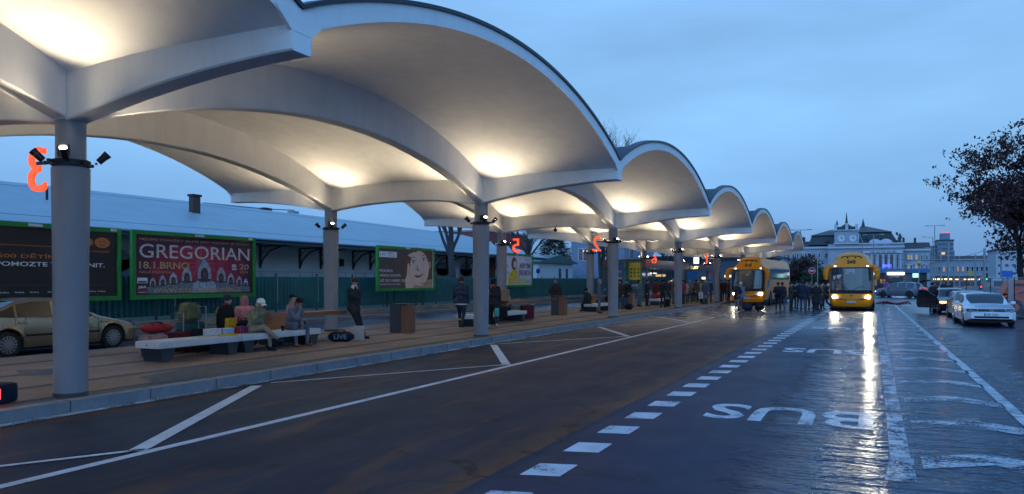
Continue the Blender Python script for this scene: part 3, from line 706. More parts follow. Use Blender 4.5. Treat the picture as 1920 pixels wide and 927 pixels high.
house('grey_villa', 'plain blue grey rendered house with flat roof behind the bungalow', 'house', -34.5, -27.5, 90, 104, 6.9, 6.9, mat('villa_render', (.22, .26, .34), .85, 0, .12, 1), mat('slate_roof', (.05, .055, .07), .7), [('f', 1.6, 4.1, 1.3, 1.6), ('f', 4.6, 4.1, 1.3, 1.6), ('r', 3, 4.4, 1.5, 1.8), ('r', 8, 4.4, 1.5, 1.8, LIT), ('f', 4.6, 1.2, 1.3, 1.5)], over=.6)
# crane far behind the shed
cx, cy, cz = onx(498, 397, -75)
t = thing('tower_crane', 'thin pale construction crane with a long level jib above the shed', 'crane', (cx, cy, 0))
def lattice(mb, a, b, w, n, r=.05):
    a = Vector(a); b = Vector(b); d = (b-a); q = d.normalized(); u = Vector((0, 0, 1)) if abs(q.z) < .7 else Vector((1, 0, 0)); v = q.cross(u).normalized(); u = v.cross(q)
    c = [(u*sx+v*sy)*w/2 for sx in (-1, 1) for sy in (-1, 1)]
    for k in c: mb.tube([a+k, b+k], r, 4)
    for i in range(n):
        for j in range(4): mb.tube([a+d*(i/n)+c[j], a+d*((i+1)/n)+c[(j+1) % 4 if j % 2 == 0 else j-1]], r*.6, 3)
CRN = mat('crane_steel', (.30, .33, .36), .6)
m = MB(); lattice(m, (0, 0, 3), (0, 0, cz-.3), .9, 10); m.build('mast', CRN, t)
m = MB(); p0 = onx(400, 391, -75); lattice(m, (0, 0, cz), (p0[0]-cx-2, p0[1]-cy, cz+.1), .7, 22, .045); m.build('jib', CRN, t)
m = MB(); lattice(m, (0, 0, cz), (2.2, 3.2, cz), .7, 5, .045); m.build('counter_jib', CRN, t)
m = MB(); m.box(1.7, 2.7, 2.4, 3.6, cz-.6, cz+.2); m.build('counterweight', CRN, t)
m = MB(); m.box(-.5, .5, -.7, .7, cz-.6, cz+.5); m.build('cab', BLK, t)

# ================================================================== TREES
BARK = mat('bark', (.045, .04, .042), .9, 0, .4, 8, .6, 20); BARKD = mat('dark_bark', (.018, .015, .018), .9, 0, .4, 8)
def branch_tree(name, lab, base, h, r, seed, leaf=None, leafn=0, leafs=.12, levels=4, spread=.55, lean=(0, 0), trunk_frac=.35, nb=5, group=None, bark=None, up=.25, widen=1.0, minr=.006):
    rnd = random.Random(seed); t = thing(name, lab, 'tree', base, group=group)
    trunk = MB(); limbs = MB(); tips = []; LV = MB()
    def grow(p, d, L, rad, lev, mb):
        n = 5; pts = [p.copy()]; rs = [rad]; q = p.copy(); dd = d.copy()
        for i in range(n):
            dd = (dd + Vector((rnd.uniform(-1, 1), rnd.uniform(-1, 1), rnd.uniform(-.6, 1)))*.13 + Vector((0, 0, up*.12))).normalized()
            q = q + dd*L/n; pts.append(q.copy()); rs.append(rad*(1-.55*(i+1)/n))
        mb.tube(pts, rs, 7 if lev < 2 else (5 if lev < 3 else 3))
        if lev >= levels-1: tips.extend(pts[2:])
        if lev >= levels: return
        k = nb if lev > 0 else nb+1
        for i in range(k):
            f_ = rnd.uniform(.35, 1) if lev > 0 else rnd.uniform(.62, 1)
            j = min(n-1, int(f_*n)); pp = pts[j].lerp(pts[j+1], f_*n-j if f_ < 1 else 0)
            a = Vector((rnd.gauss(0, 1)*widen, rnd.gauss(0, 1)*widen, rnd.gauss(.15, .5))).normalized()
            nd = (dd*(1-spread) + a*spread + Vector((0, 0, up*.3))).normalized()
            grow(pp, nd, L*rnd.uniform(.55, .85)*(1 if lev else 1.15), max(minr, rs[j]*.6), lev+1, limbs)
        if lev == 0: grow(pts[-1], dd, L*.9, rs[-1], 1, limbs)
    d0 = Vector((lean[0], lean[1], 1)).normalized()
    grow(Vector((0, 0, 0)), d0, h*trunk_frac, r, 0, trunk)
    trunk.build('trunk', bark or BARK, t); limbs.build('limbs', bark or BARK, t)
    if leaf:
        for i in range(leafn):
            p = rnd.choice(tips); c = p + Vector((rnd.gauss(0, 1), rnd.gauss(0, 1), rnd.gauss(-.3, .8)))*leafs*1.6
            for j in range(3):
                s = leafs*rnd.uniform(.5, 1.1); q = c+Vector((rnd.gauss(0, 1), rnd.gauss(0, 1), rnd.gauss(0, 1)))*leafs*.6
                e = Euler((rnd.uniform(-1.2, 1.2), rnd.uniform(-1.2, 1.2), rnd.uniform(0, 6.3))).to_matrix()
                LV.add([q+e @ Vector(v) for v in ((-s, 0, 0), (-s*.3, -s*.45, .03), (s*.4, -s*.4, 0), (s, 0, -.03), (s*.35, s*.45, 0), (-s*.3, s*.4, .03))], [(0, 1, 2, 3, 4, 5)])
        LV.build('crown', leaf, t)
    return t
BROWNL = mat('brown_autumn_leaf', (.062, .022, .022), .8, 0, .5, 6); GREENL = mat('dark_green_leaf', (.03, .055, .025), .8, 0, .5, 5)
branch_tree('autumn_tree', 'large tree with dark brown leaves filling the right edge of the sky', (6.95, 45.5, 0), 13.8, .22, 11, BROWNL, 6400, .11, levels=4, spread=.68, trunk_frac=.26, nb=5, bark=BARKD, up=.12, widen=1.5)
for (px, Y, h, r, sd, lab, lean) in ((848, 50, 9.5, .33, 3, 'bare tree with two thick forked trunks in front of the shed', (.03, 0)), (990, 60, 8.5, .30, 5, 'bare leaning tree beside the number five sign', (-.22, .1)), (1128, 75, 14.0, .3, 8, 'tall bare tree showing above the canopy roof', (0, 0)), (1128, 66, 7.5, .32, 21, 'bare tree trunk between the third front column and grey house', (0, 0)), (1250, 95, 9, .3, 9, 'bare tree behind the brown shelter roof', (0, 0))):
    x = at(px, 520, Y)[0]; x, Y = ((-24.6, onx(px, 500, -24.6)[1]) if h < 9.6 and px < 1130 or h == 7.5 else (x, Y)); branch_tree('bare_tree', lab, (x, Y, .3), h, r, sd, levels=6 if h > 12 else 4, minr=.016 if h > 12 else .008, spread=.62 if h > 12 else (.3 if px == 848 else .5), trunk_frac=.42, nb=4, lean=lean, up=.4)
# conifer
x = at(1040, 520, 98)[0]; t = thing('conifer', 'broad dark evergreen standing behind the white bungalow', 'tree', (x, 98, .4)); rnd = random.Random(4)
m = MB(); m.cyl((0, 0, 0), (0, 0, 6.2), .25, .05); m.build('trunk', BARKD, t)
m = MB()
for i in range(4200):
    z = rnd.uniform(1.4, 7.6); rr = 3.5*math.sin(min(1, (7.9-z)/5)*PI/2)**.8*rnd.uniform(.35, 1.0); a = rnd.uniform(0, 2*PI)
    rr *= 1+.18*math.sin(a*5+z*3); c = Vector((rr*math.cos(a), rr*math.sin(a), z-.12*rr)); s = rnd.uniform(.14, .34)
    e = Euler((rnd.uniform(-.6, .6), rnd.uniform(-.6, .6), a+rnd.uniform(-.5, .5))).to_matrix()
    m.add([c+e @ Vector(v) for v in ((-s*.4, -s*.35, 0), (s*.7, -s*.25, -.03), (s*1.1, 0, -.08), (s*.7, s*.25, -.03), (-s*.4, s*.35, 0))], [(0, 1, 2, 3, 4)])
m.build('crown', mat('conifer_needles', (.012, .03, .018), .8, 0, .5, 5), t)
for (px, Y, h, sd, lab, lf) in ((1510, 96, 6.2, 31, 'rust leaved tree between the two yellow coaches', mat('rust_leaf', (.06, .03, .028), .8, 0, .5, 6)), (1532, 92, 4.0, 32, 'small green bush behind the no entry sign', GREENL), (1488, 104, 5.2, 33, 'brown thinning tree behind the left coach', BROWNL)):
    x = at(px, 520, Y)[0]; branch_tree('street_tree', lab, (x, Y, 0), h*1.02, .16, sd, lf, 1300, .17, levels=3, spread=.65, trunk_frac=.3, nb=5)
# ================================================================== THE SQUARE BEYOND: station, kiosk, poles
SW = mat('station_stone', (.30, .33, .37), .85, 0, .12, .25, .2, 4); SL = mat('mansard_slate', (.035, .045, .045), .6, 0, .2, .5); SLT = mat('upper_roof_tin', (.10, .11, .10), .6, 0, .15, .5)
SROOF = mat('wing_roof_tile', (.06, .05, .05), .8, 0, .2, .4); TRIM = mat('station_trim', (.45, .48, .52), .8, 0, .08, 1)
YS = 215.0
kk = at(961, 525.5, YS)
def sx(px): return at(px, 500, YS)[0]
def sz(py, px=1620): return at(px, py, YS)[2]
S = thing('railway_station', 'long pale neoclassical station with clock tower block and dark mansard roofs across the square', 'station', (sx(1620), YS, 0)); ox = sx(1620)
def X_(px): return sx(px)-ox
def sbox(name, m_, x0, x1, z0, z1, d0=0, d1=12, par=None):
    m = MB(); m.box(X_(x0), X_(x1), d0, d1, z0, z1); return m.build(name, m_, par or S)
zb = 0
ze = sz(466); zm = sz(462)
# centre block, parapet, tower
sbox('wall', SW, 1553, 1694, 0, sz(458), -1.5, 16); sbox('cornice', TRIM, 1551, 1696, sz(466), sz(463), -2.1, -1.51)
sbox('parapet', TRIM, 1610, 1694, sz(458)+.003, sz(456.5), -1.4, 0)
sbox('cornice', TRIM, 1608, 1696, sz(459), sz(457.2), -2.0, -1.51)
tw = sbox('tower', SW, 1565, 1609, sz(458)+.004, sz(431), -1.9, 5); sbox('cornice', TRIM, 1563.5, 1610.5, sz(433), sz(431)+.002, -2.3, -1.91, tw)
sbox('cornice', TRIM, 1563.5, 1610.5, sz(458), sz(456), -2.3, -1.91, tw)
for px in (1567.5, 1588, 1606.5):
    sbox('pinnacle', TRIM, px-2.6, px+2.6, sz(431)+.01, sz(420.5 if px != 1588 else 418.5), -1.8, -.4, tw)
sbox('balustrade', SL, 1570, 1604, sz(431)+.01, sz(425), -1.5, -1.3, tw)
m = MB(); m.add([(X_(1576), -1, sz(425)), (X_(1598), -1, sz(425)), (X_(1598), 3, sz(425)), (X_(1576), 3, sz(425)), (X_(1587), 1, sz(417))], [(0, 1, 4), (1, 2, 4), (2, 3, 4), (3, 0, 4)]); m.build('roof', SL, tw)
for px, a, b in ((1587, 418, 397), (1569, 421, 411)): m = MB(); m.cyl((X_(px), 1, sz(a)), (X_(px), 1, sz(b)), .35, .04, 6); m.build('spire', SL, tw)
CLK = mat('clock_face', (.55, .58, .6), .5, var=0)
for px in (1578, 1599.5):
    m = MB(); c = Vector((X_(px), -1.96, sz(447.5))); m.cyl(c, c+Vector((0, -.12, 0)), .80, .80, 20); m.cyl(c+Vector((0, .02, 0)), c+Vector((0, -.08, 0)), .95, .95, 20, 1)
    ck = m.build('clock', [CLK, TRIM], tw)
    m = MB(); m.box(c.x-.06, c.x+.06, c.y-.16, c.y-.13, c.z, c.z+.6); m.box(c.x, c.x+.42, c.y-.16, c.y-.13, c.z-.06, c.z+.06); m.build('clock_hand', BLK, ck)
def mansard(x0, x1, xa, xb, xc, xd, zt, zmid, zbot):
    def ringp(xl, xr, d0, d1, z): return [(X_(xl), d0, z), (X_(xr), d0, z), (X_(xr), d1, z), (X_(xl), d1, z)]
    a = ringp(x0, x1, 0, 14, zbot); b = ringp(xa, xb, 2, 12, zmid); b2 = ringp(xa-2, xb+2, 1.5, 12.5, zmid+.05); e = ringp(xc, xd, 6, 7, zt)
    m = MB(); m.add(a+b, [(0, 1, 5, 4), (1, 2, 6, 5), (2, 3, 7, 6), (3, 0, 4, 7), (4, 5, 6, 7)]); r = m.build('mansard_roof', SL, S)
    m = MB(); m.add(b2+e, [(0, 1, 5, 4), (1, 2, 6, 5), (2, 3, 7, 6), (3, 0, 4, 7), (4, 5, 6, 7), (3, 2, 1, 0)]); m.build('upper_roof', SLT, r); return r
r1 = mansard(1516, 1565, 1521, 1566, 1556, 1590, sz(427), sz(439.5), sz(458))
r2 = mansard(1610, 1684, 1611, 1671, 1612, 1624, sz(422), sz(435.5), sz(456.5))
m = MB(); m.cyl((X_(1618), 6, sz(423)), (X_(1618), 6, sz(407)), .5, .03, 8); m.build('spire', SL, r2)
for px in (1641, 1661): m = MB(); m.ell((X_(px), -1.2, sz(456.5)), (1.5, .5, 1.0), 0, None, 14, 8); m.build('pediment', TRIM, S)
for px in (1626, 1648, 1657, 1667):
    m = MB(); m.ell((X_(px), 1.0, sz(449)), (.55, .9, .6), 0, None, 10, 6); m.build('dormer', SL, r2)
m = MB(); m.ell((X_(1550), 1.0, sz(452)), (.8, .9, .6), 0, None, 10, 6); m.build('dormer', SL, r1)
# statue group on the right parapet
st = MB(); c = Vector((X_(1687), -.8, sz(456.5)))
for a, b, ra, rb in (((0, 0, 0), (-.1, 0, 1.0), .5, .35), ((-.1, 0, 1.0), (.1, 0, 1.7), .42, .3), ((.1, 0, 1.7), (.0, 0, 2.15), .18, .2), ((.1, 0, 1.5), (-.6, 0, 2.0), .14, .12), ((-.6, 0, 2.0), (-.7, 0, 2.4), .2, .28), ((.1, 0, 1.4), (.75, 0, 1.1), .14, .1), ((-.3, 0, .1), (-.8, 0, .5), .25, .2), ((.3, 0, 1.0), (1.0, 0, 1.3), .05, .04)):
    st.cap(c+Vector(a), c+Vector(b), ra, rb, 0, 8)
st.build('statue', mat('bronze', (.03, .045, .045), .6), S)
# wings
def wing(x0, x1, ztop, zroof, d0, d1, chim=()):
    w_ = sbox('wing_wall', SW, x0, x1, 0, ztop, d0, d1); sbox('cornice', TRIM, x0, x1, ztop, ztop+.5, d0-.5, d1, w_)
    m = MB(); m.prism([(d0-.4, ztop+.51), (d1, ztop+.51), ((d0+d1)/2, zroof)], X_(x0), X_(x1), 'x'); m.build('wing_roof', SROOF, w_)
    sbox('string_course', TRIM, x0, x1, sz(497), sz(495.5), d0-.2, d0-.003, w_)
    for px in chim: sbox('chimney', mat('dark_brick', (.07, .04, .03)), px-2, px+2, zroof-1.2, zroof+1.2, (d0+d1)/2-1, (d0+d1)/2+1, w_)
    return w_
w1 = wing(1465, 1553, sz(465), sz(449), .5, 12, (1504,)); w2 = wing(1694.5, 1746, sz(472), sz(455), .5, 12, (1696, 1718))
SG = GLASSD; WLIT = glow('lit_station_window', (.95, .62, .35), .40)
def win(par, px, py0, py1, wpx, lit=False, d=.5, fr=True):
    m = MB(); a, b = X_(px-wpx/2), X_(px+wpx/2); z0, z1 = sz(py1), sz(py0)
    m.box(a-.15, b+.15, d-.22, d-.003, z0-.15, z1+.2); f_ = m.build('window', TRIM, par)
    m = MB(); m.box(a, b, d-.25, d-.223, z0, z1); m.build('pane', WLIT if lit else SG, f_)
for px in (1510.5, 1518.5, 1527.5, 1536, 1547, 1551):
    win(w1, px, 474, 482, 2.6)
for px in (1510.5, 1518.5, 1527.5, 1536, 1547): win(w1, px, 501, 508, 2.6)
for px in (1471, 1479, 1487, 1495, 1502): win(w1, px, 474, 482, 2.6)
for i, px in enumerate((1703.5, 1709, 1718.5, 1728.5, 1738)):
    win(w2, px, 480, 488, 2.6, i < 3); win(w2, px, 498, 505, 2.6, i in (0, 2))
for px in (1650.5, 1661, 1671.5): win(S, px, 479, 503, 5.4, False, -1.5)
for px in (1629, 1640, 1682.5): win(S, px, 479, 503, 3.2, False, -1.5)
for px in (1634.5, 1645, 1656, 1666.5, 1677, 1688):
    m = MB(); m.cyl((X_(px), -1.75, 0), (X_(px), -1.75, sz(476)), .28, .24, 10); m.build('pilaster', TRIM, S)
sbox('entablature', TRIM, 1618, 1692, sz(476)+.003, sz(471), -2.2, -1.52)
for px in (1636, 1646, 1656, 1666, 1676):
    m = MB(); m.ell((X_(px), -2.2, sz(473.5)), (.5, .15, .35), 0, None, 10, 6); m.build('medallion', SW, S)
bs = text('BRNO', 'sign_lettering', glow('blue_neon', (.05, .08, 1), 5), S, frame((X_(1663), -2.6, sz(499.5)), (1, 0, 0), (0, 0, 1)), h=.75, w=2.0, ext=.03, bold=.02)
# long lower hall to the right, farther away
YH = 240.0
hx0 = at(1746, 500, YH)[0]; hx1 = at(1885, 500, YH)[0]
H = thing('station_hall', 'long pale lower hall with arched windows and lit shops, right of the station', 'building', ((hx0+hx1)/2, YH, 0)); ho = (hx0+hx1)/2
def hX(px): return at(px, 500, YH)[0]-ho
def hZ(py): return at(1800, py, YH)[2]
m = MB(); m.box(hX(1746), hX(1872), 0, 12, 0, hZ(488)); m.build('wall', SW, H)
m = MB(); m.box(hX(1745), hX(1873), -.5, 12, hZ(488), hZ(486.5)); m.build('cornice', TRIM, H)
m = MB(); m.prism([(-.4, hZ(486.4)), (12, hZ(486.4)), (6, hZ(479))], hX(1745), hX(1873), 'x'); m.build('roof', SROOF, H)
for i in range(14):
    px = 1752+i*8.9
    m = MB(); a = hX(px-1.6); b = hX(px+1.6); z0 = hZ(509); z1 = hZ(502)
    m.box(a-.15, b+.15, -.2, -.003, z0-.15, z1); m.cyl(((a+b)/2, -.2, z1), ((a+b)/2, -.003, z1), (b-a)/2+.15, None, 14); f_ = m.build('window', TRIM, H)
    m = MB(); m.box(a, b, -.23, -.203, z0, z1); m.cyl(((a+b)/2, -.23, z1), ((a+b)/2, -.203, z1), (b-a)/2, None, 14); m.build('pane', WLIT if i in (2, 3, 5, 6) else SG, f_)
SHOP = glow('shop_light', (1, .68, .30), 3.2); SHOPW = glow('shop_white', (.85, .95, 1), 3.0)
for i, (a, b, mm) in enumerate(((1748, 1754, SHOP), (1757, 1766, SHOP), (1770, 1776, SHOP), (1779, 1784, SHOP), (1790, 1797, SHOP), (1806, 1812, SHOP), (1814, 1826, SHOP), (1834, 1840, SHOPW), (1853, 1862, SHOPW), (1890, 1896, SHOP))):
    m = MB(); m.box(hX(a), hX(b), -1.6, -1.5, hZ(525), hZ(522.6)); m.build('shop_light', mm, H)
m = MB(); m.box(hX(1746), hX(1900), -2, -.003, hZ(521), hZ(518)); m.build('awning', mat('awning_dark', (.05, .05, .06)), H)
m = MB(); m.box(hX(1746), hX(1872), -.3, -.003, 0, hZ(528)); m.build('shop_front', mat('dark_shop', (.02, .022, .03), .3), H)
# white modernist block behind the tree and dark tower block
def block(nm, lab, cat, px0, px1, py, Y, mt, rows, cols, d=14, litp=.0, wm=None, ww=.5, wh=.45, seed=1):
    x0 = at(px0, 500, Y)[0]; x1 = at(px1, 500, Y)[0]; z = at((px0+px1)/2, py, Y)[2]; t = thing(nm, lab, cat, ((x0+x1)/2, Y, 0)); hw = (x1-x0)/2
    m = MB(); m.box(-hw, hw, 0, d, 0, z); m.build('wall', mt, t); m = MB(); m.box(-hw-.2, hw+.2, -.2, d+.2, z, z+.5); m.build('roof', SL, t)
    rd = random.Random(seed); dz = z/(rows+.5)
    for r_ in range(rows):
        for c_ in range(cols):
            cx_ = -hw+2*hw*(c_+.5)/cols; z0 = dz*(r_+.55); m = MB(); m.box(cx_-hw/cols*ww*1.6, cx_+hw/cols*ww*1.6, -.06, -.003, z0, z0+dz*wh); m.build('window', LIT if rd.random() < litp else (wm or SG), t)
    return t, hw, z
t, hw, z = block('tower_block', 'tall grey office block with lit rows of windows behind the station roofs', 'office block', 1757, 1788, 452, 330, mat('office_render', (.16, .21, .28), .8), 9, 4, litp=.22, seed=3)
m = MB(); m.box(-hw*.5, hw*.6, 1, 8, z+.5, z+3); m.build('plant_room', mat('office_render', (.16, .21, .28)), t)
for s in (-.3, .1, .4): m = MB(); m.ell((hw*s, .6, z+3.2), (.22, .2, .22)); m.build('warning_lamp', glow('red_roof_lamp', (1, .05, .05), 2), t)
for a, cc in ((.15, (.02, .25, .10)), (.75, (.05, .35, .6))):
    m = MB(); m.box(-hw+2*hw*a-.1*hw, -hw+2*hw*a+.45*hw, -.3, -.1, z*.36, z*.55); m.build('banner', mat('banner_%d' % int(a*100), cc, .6, var=.1), t)
block('dark_block', 'narrow dark building edge standing left of the office block', 'building', 1750, 1757, 463, 332, mat('dark_render', (.05, .06, .08), .8), 3, 1)
block('white_block', 'white modern building with small windows behind the autumn tree', 'building', 1868, 1935, 470, 200, mat('white_render', (.40, .44, .48), .8), 4, 5, litp=.15, seed=6, ww=.3, wh=.3)
block('distant_house', 'pale townhouse seen low behind the left coach and street trees', 'building', 1440, 1470, 486, 190, SW, 3, 4)
# kiosk with blue band and lit sign
YK = 118.0
def kx(px): return at(px, 500, YK)[0]
def kz(py): return at(1690, py, YK)[2]
Kt = thing('kiosk', 'dark kiosk with a wide blue roof band and glowing white sign', 'kiosk', (kx(1690), YK, 0)); ko = kx(1690)
m = MB(); m.box(kx(1636)-ko, kx(1738)-ko, 0, 6, 0, kz(512)); m.build('wall', mat('kiosk_dark', (.015, .018, .028), .35), Kt)
m = MB(); m.box(kx(1630)-ko, kx(1742)-ko, -1.2, 6.5, kz(512)+.01, kz(504.5)); m.build('roof_band', mat('kiosk_blue', (.02, .13, .30), .4), Kt)
m = MB(); m.box(kx(1664)-ko, kx(1701)-ko, -1.3, -1.21, kz(510.5), kz(505.5)); sg = m.build('sign_panel', mat('kiosk_sign_grey', (.08, .1, .14)), Kt)
text('KONSUMENT', 'lettering', mat('kiosk_letter', (.15, .2, .3)), sg, frame((kx(1682.5)-ko, -1.32, kz(508)), (1, 0, 0), (0, 0, 1)), h=.3, w=2.6, ext=.01)
m = MB(); m.rbox(kx(1663)-ko, kx(1695)-ko, -1.5, -1.22, kz(515.8), kz(511.2), .1); m.build('light_box', glow('light_box', (.70, .72, 1), 7), Kt)
m = MB(); m.box(kx(1711)-ko, kx(1723.5)-ko, -.4, -.1, kz(520.8), kz(513)); m.build('display_screen', glow('green_screen', (.45, .95, .85), 1.4), Kt)
m = MB(); m.box(kx(1693)-ko, kx(1710)-ko, -.12, -.003, 0, kz(514)); m.build('shutter', mat('shutter_grey', (.07, .09, .12), .5, .3), Kt)
for a, cc in ((1650, (.7, .35, .12)), (1656, (.5, .2, .1)), (1640, (.3, .2, .2))):
    m = MB(); m.box(kx(a)-ko, kx(a+4)-ko, -.12, -.003, kz(536), kz(524)); m.build('window', glow('kiosk_window_%d' % a, cc, .5), Kt)
m = MB(); q = [(1668, 521), (1672, 519), (1675, 520), (1677, 518.5), (1681, 520), (1686, 519)]; m.tube([(kx(a)-ko, -.03, kz(b)) for a, b in q], .05, 5); m.build('painted_swirl', mat('swirl_white', (.4, .4, .45)), Kt)
# globe lamp on pole
def post(nm, lab, cat, px, py, Y, r=.06, group=None, m_=None, basepy=None):
    x, y, z = at(px, py, Y); t = thing(nm, lab, cat, (x, Y, 0), group=group); m = MB(); m.cyl((0, 0, 0), (0, 0, z), r*1.3, r*.8, 8); m.build('pole', m_ or STEEL, t); return t, z
t, z = post('globe_sign', 'yellow globe on a thin pole above the kiosk roof', 'sign', 1723, 496, 116)
m = MB(); m.ell((0, 0, z+.2), (.30, .30, .30), 0, None, 16, 10); m.build('globe', mat('yellow_globe', (.55, .42, .05), .4), t)
# street and traction poles
g_ = 'tall thin poles across the tram square'
for i, (px, py, Y, r, arm, lab) in enumerate(((1752.5, 424, 130, .07, 'T', 'tallest lamp post with a double arm beside the autumn tree'), (1749, 445, 150, .07, 'L', 'lamp post with a left arm just below the double armed one'), (1638, 441, 112, .06, 'T', 'double armed lamp post in front of the right mansard roof'), (1617, 452, 100, .06, 'C', 'curved arm lamp post in front of the clock tower'),
    (1745, 470, 105, .09, '', 'bare traction pole right of the kiosk roof band'), (1764, 466, 104, .09, 'L', 'pale traction pole with a short arm left of the autumn tree'), (1778, 455, 96, .10, '', 'thick traction pole under the left edge of the autumn tree'), (1789, 470, 99, .07, '', 'slim pale pole above the dark hatchback'), (1799, 480, 94, .07, '', 'slim pole left of the white estate roof'), (1829, 478, 96, .10, '', 'pale pole behind the white estate'), (1846, 466, 90, .13, '', 'thickest pale concrete pole behind the white estate'), (1877, 470, 88, .08, '', 'slim pole left of the autumn tree trunk'), (1533, 480, 84, .05, '', 'thin grey pole between the coaches right of the no entry sign'), (1501, 432, 100, .06, 'T', 'lamp post with double head above the last canopy wave'))):
    t, z = post('street_pole', lab, 'pole', px, py, Y, r, g_)
    if arm:
        m = MB(); w_ = 1.1
        if arm == 'T': m.tube([(-w_, 0, z+.03), (w_, 0, z+.03)], .035, 5); m.box(-w_-.25, -w_+.3, -.1, .1, z, z+.1); m.box(w_-.3, w_+.25, -.1, .1, z, z+.1)
        elif arm == 'L': m.tube([(0, 0, z-.1), (-1.2, 0, z+.05)], .035, 5); m.box(-1.7, -1.1, -.1, .1, z+.02, z+.14)
        else: m.tube([(0, 0, z-.2), (-.3, 0, z+.9), (-1.2, 0, z+1.3), (-3.2, 0, z+1.3)], .04, 5); m.box(-3.8, -3.1, -.1, .1, z+1.24, z+1.34)
        m.build('lamp_arm', STEEL, t)
def wire(a, b, sag, lab, r=.014):
    a = Vector(a); b = Vector(b); pts = [a.lerp(b, i/12)+Vector((0, 0, -sag*4*(i/12)*(1-i/12))) for i in range(13)]
    m = MB(); m.tube([(p.x, p.y, p.z) for p in pts], r, 4); tag(m.build('overhead_wire', BLK), lab, 'wire')
wire(at(1638, 480, 112), at(1778, 487, 100), .3, 'overhead tram wire crossing above the kiosk roof', .02)
wire(at(1690, 500, 108), at(1846, 470, 90), .35, 'overhead tram wire rising towards the concrete pole', .02)
wire(at(1752, 478, 128), at(1877, 474, 88), .4, 'overhead tram wire running behind the autumn tree', .02)
# traffic signs and lights
t, z = post('no_entry_sign', 'round red no entry sign with white bar between the coaches', 'sign', 1522.5, 507, 70, .035)
m = MB(); m.cyl((0, -.05, z-.05), (0, -.07, z-.05), .265, None, 24); d = m.build('disc', mat('sign_red', (.45, .01, .02), .4, var=0), t); m = MB(); m.box(-.19, .19, -.08, -.071, z-.09, z-.01); m.build('bar', WHT, d)
m = MB(); m.cyl((0, -.045, z-.05), (0, -.05, z-.05), .29, None, 24); m.build('rim', WHT, t)
t, z = post('no_entry_sign', 'small round red sign under the canopy right of the shelter', 'sign', 1331.5, 512, 88, .035)
m = MB(); m.cyl((0, -.05, z-.05), (0, -.07, z-.05), .24, None, 20); m.build('disc', mat('sign_red', (.45, .01, .02)), t)
t, z = post('blue_sign', 'round blue and red parking sign behind the fence by the bungalow', 'sign', 1008, 506, 52, .035)
m = MB(); m.cyl((0.04, -.02, z-.1), (.06, -.03, z-.1), .2, None, 20); m.build('disc', mat('sign_blue_red', (.06, .03, .30), .5), t)
t, z = post('priority_sign', 'yellow diamond sign on a pole above the white estate', 'sign', 1820, 512, 86, .035)
m = MB(); m.box(-.2, .2, -.06, -.04, -.2, .2, 0, Matrix.Translation((0, 0, z)) @ Matrix.Rotation(PI/4, 4, 'Y')); m.build('plate', mat('sign_yellow', (.45, .33, .05)), t)
t, z = post('traffic_light', 'small traffic light glowing green beyond the white estate', 'traffic light', 1849, 518, 92, .04)
m = MB(); m.box(-.14, .14, -.1, .1, z-.5, z+.3); h_ = m.build('housing', BLK, t); m = MB(); m.ell((0, -.1, z-.3), (.09, .03, .09)); m.build('lens', glow('green_light', (.02, 1, .3), 6), h_)
t, z = post('traffic_light', 'small traffic light glowing red above the white estate', 'traffic light', 1839, 538, 80, .04)
m = MB(); m.box(-.12, .12, -.1, .1, z-.3, z+.25); h_ = m.build('housing', BLK, t); m = MB(); m.ell((0, -.1, z), (.08, .03, .08)); m.build('lens', glow('red_light', (1, .03, .03), 7), h_)
t, z = post('digital_clock_sign', 'blue square information sign on a pole left of the autumn trunk', 'sign', 1888, 514, 84, .05)
m = MB(); m.box(-.45, .45, -.08, -.02, z-.3, z+.3); m.build('plate', mat('sign_blue', (.02, .12, .45)), t)
# vans/tram glimpsed across the square
def boxvan(lab, cat, px0, px1, pyt, pyb, Y, c, nm='parked_van'):
    x0 = at(px0, 500, Y)[0]; x1 = at(px1, 500, Y)[0]; z1 = at(px0, pyt, Y)[2]; t = thing(nm, lab, cat, ((x0+x1)/2, Y, 0)); w = (x1-x0)/2
    m = MB(); m.rbox(-w, w, 0, 1.8, .25, z1, .15); m.build('body', mat(nm+'_paint_%d' % px0, c, .35), t)
    m = MB(); m.box(-w*.85, w*.85, -.01, -.003, z1*.55, z1*.85); m.build('window', GLASSD, t)
    for s in (-.65, .65):
        m = MB(); m.cyl((w*s, -.02, .3), (w*s, .2, .3), .3); m.build('wheel', BLK, t)
boxvan('white delivery van parked beyond the wire fence', 'van', 1862, 1881, 521, 545, 84, (.45, .5, .55))
boxvan('pale car waiting behind the road crowd', 'car', 1541, 1556, 532, 548, 76, (.4, .45, .5), 'parked_car')
boxvan('yellow and white tram at the stop behind the fence', 'tram', 1840, 1860, 519, 532, 150, (.35, .3, .2), 'tram')
# ---------------- shelter under the far canopy
T = thing('passenger_shelter', 'glazed waiting shelter with a red brown roof band under the far canopy', 'shelter', (-15.6, 58.8, .15))
RB = mat('shelter_band', (.11, .022, .015), .35, 0, .15, 2); GL = mat('shelter_glass', (.10, .16, .20), .05, 0, 0, alpha=.45, spec=.9); FRM = mat('shelter_frame', (.02, .05, .06), .4, .4)
m = MB(); m.box(-1.5, 1.6, -8, 6, 2.35, 2.95); m.build('roof_band', RB, T)
m = MB(); m.box(.4, 1.65, 6.02, 21, 2.35, 2.8); m.build('side_band', mat('shelter_grey_band', (.12, .13, .15), .3, .5), T)
for y in (-8, -5.2, -2.4, .4, 3.2, 6):
    m = MB(); m.box(1.3, 1.36, y-.04, y+.04, 0, 2.35); m.build('post', FRM, T)
    if y < 6: m = MB(); m.box(1.32, 1.34, y+.05, y+2.75, .2, 2.2); m.build('glass_panel', GL, T)
m = MB(); m.box(-1.4, 1.3, -8.0, -7.97, .2, 2.2); m.build('glass_panel', GL, T)
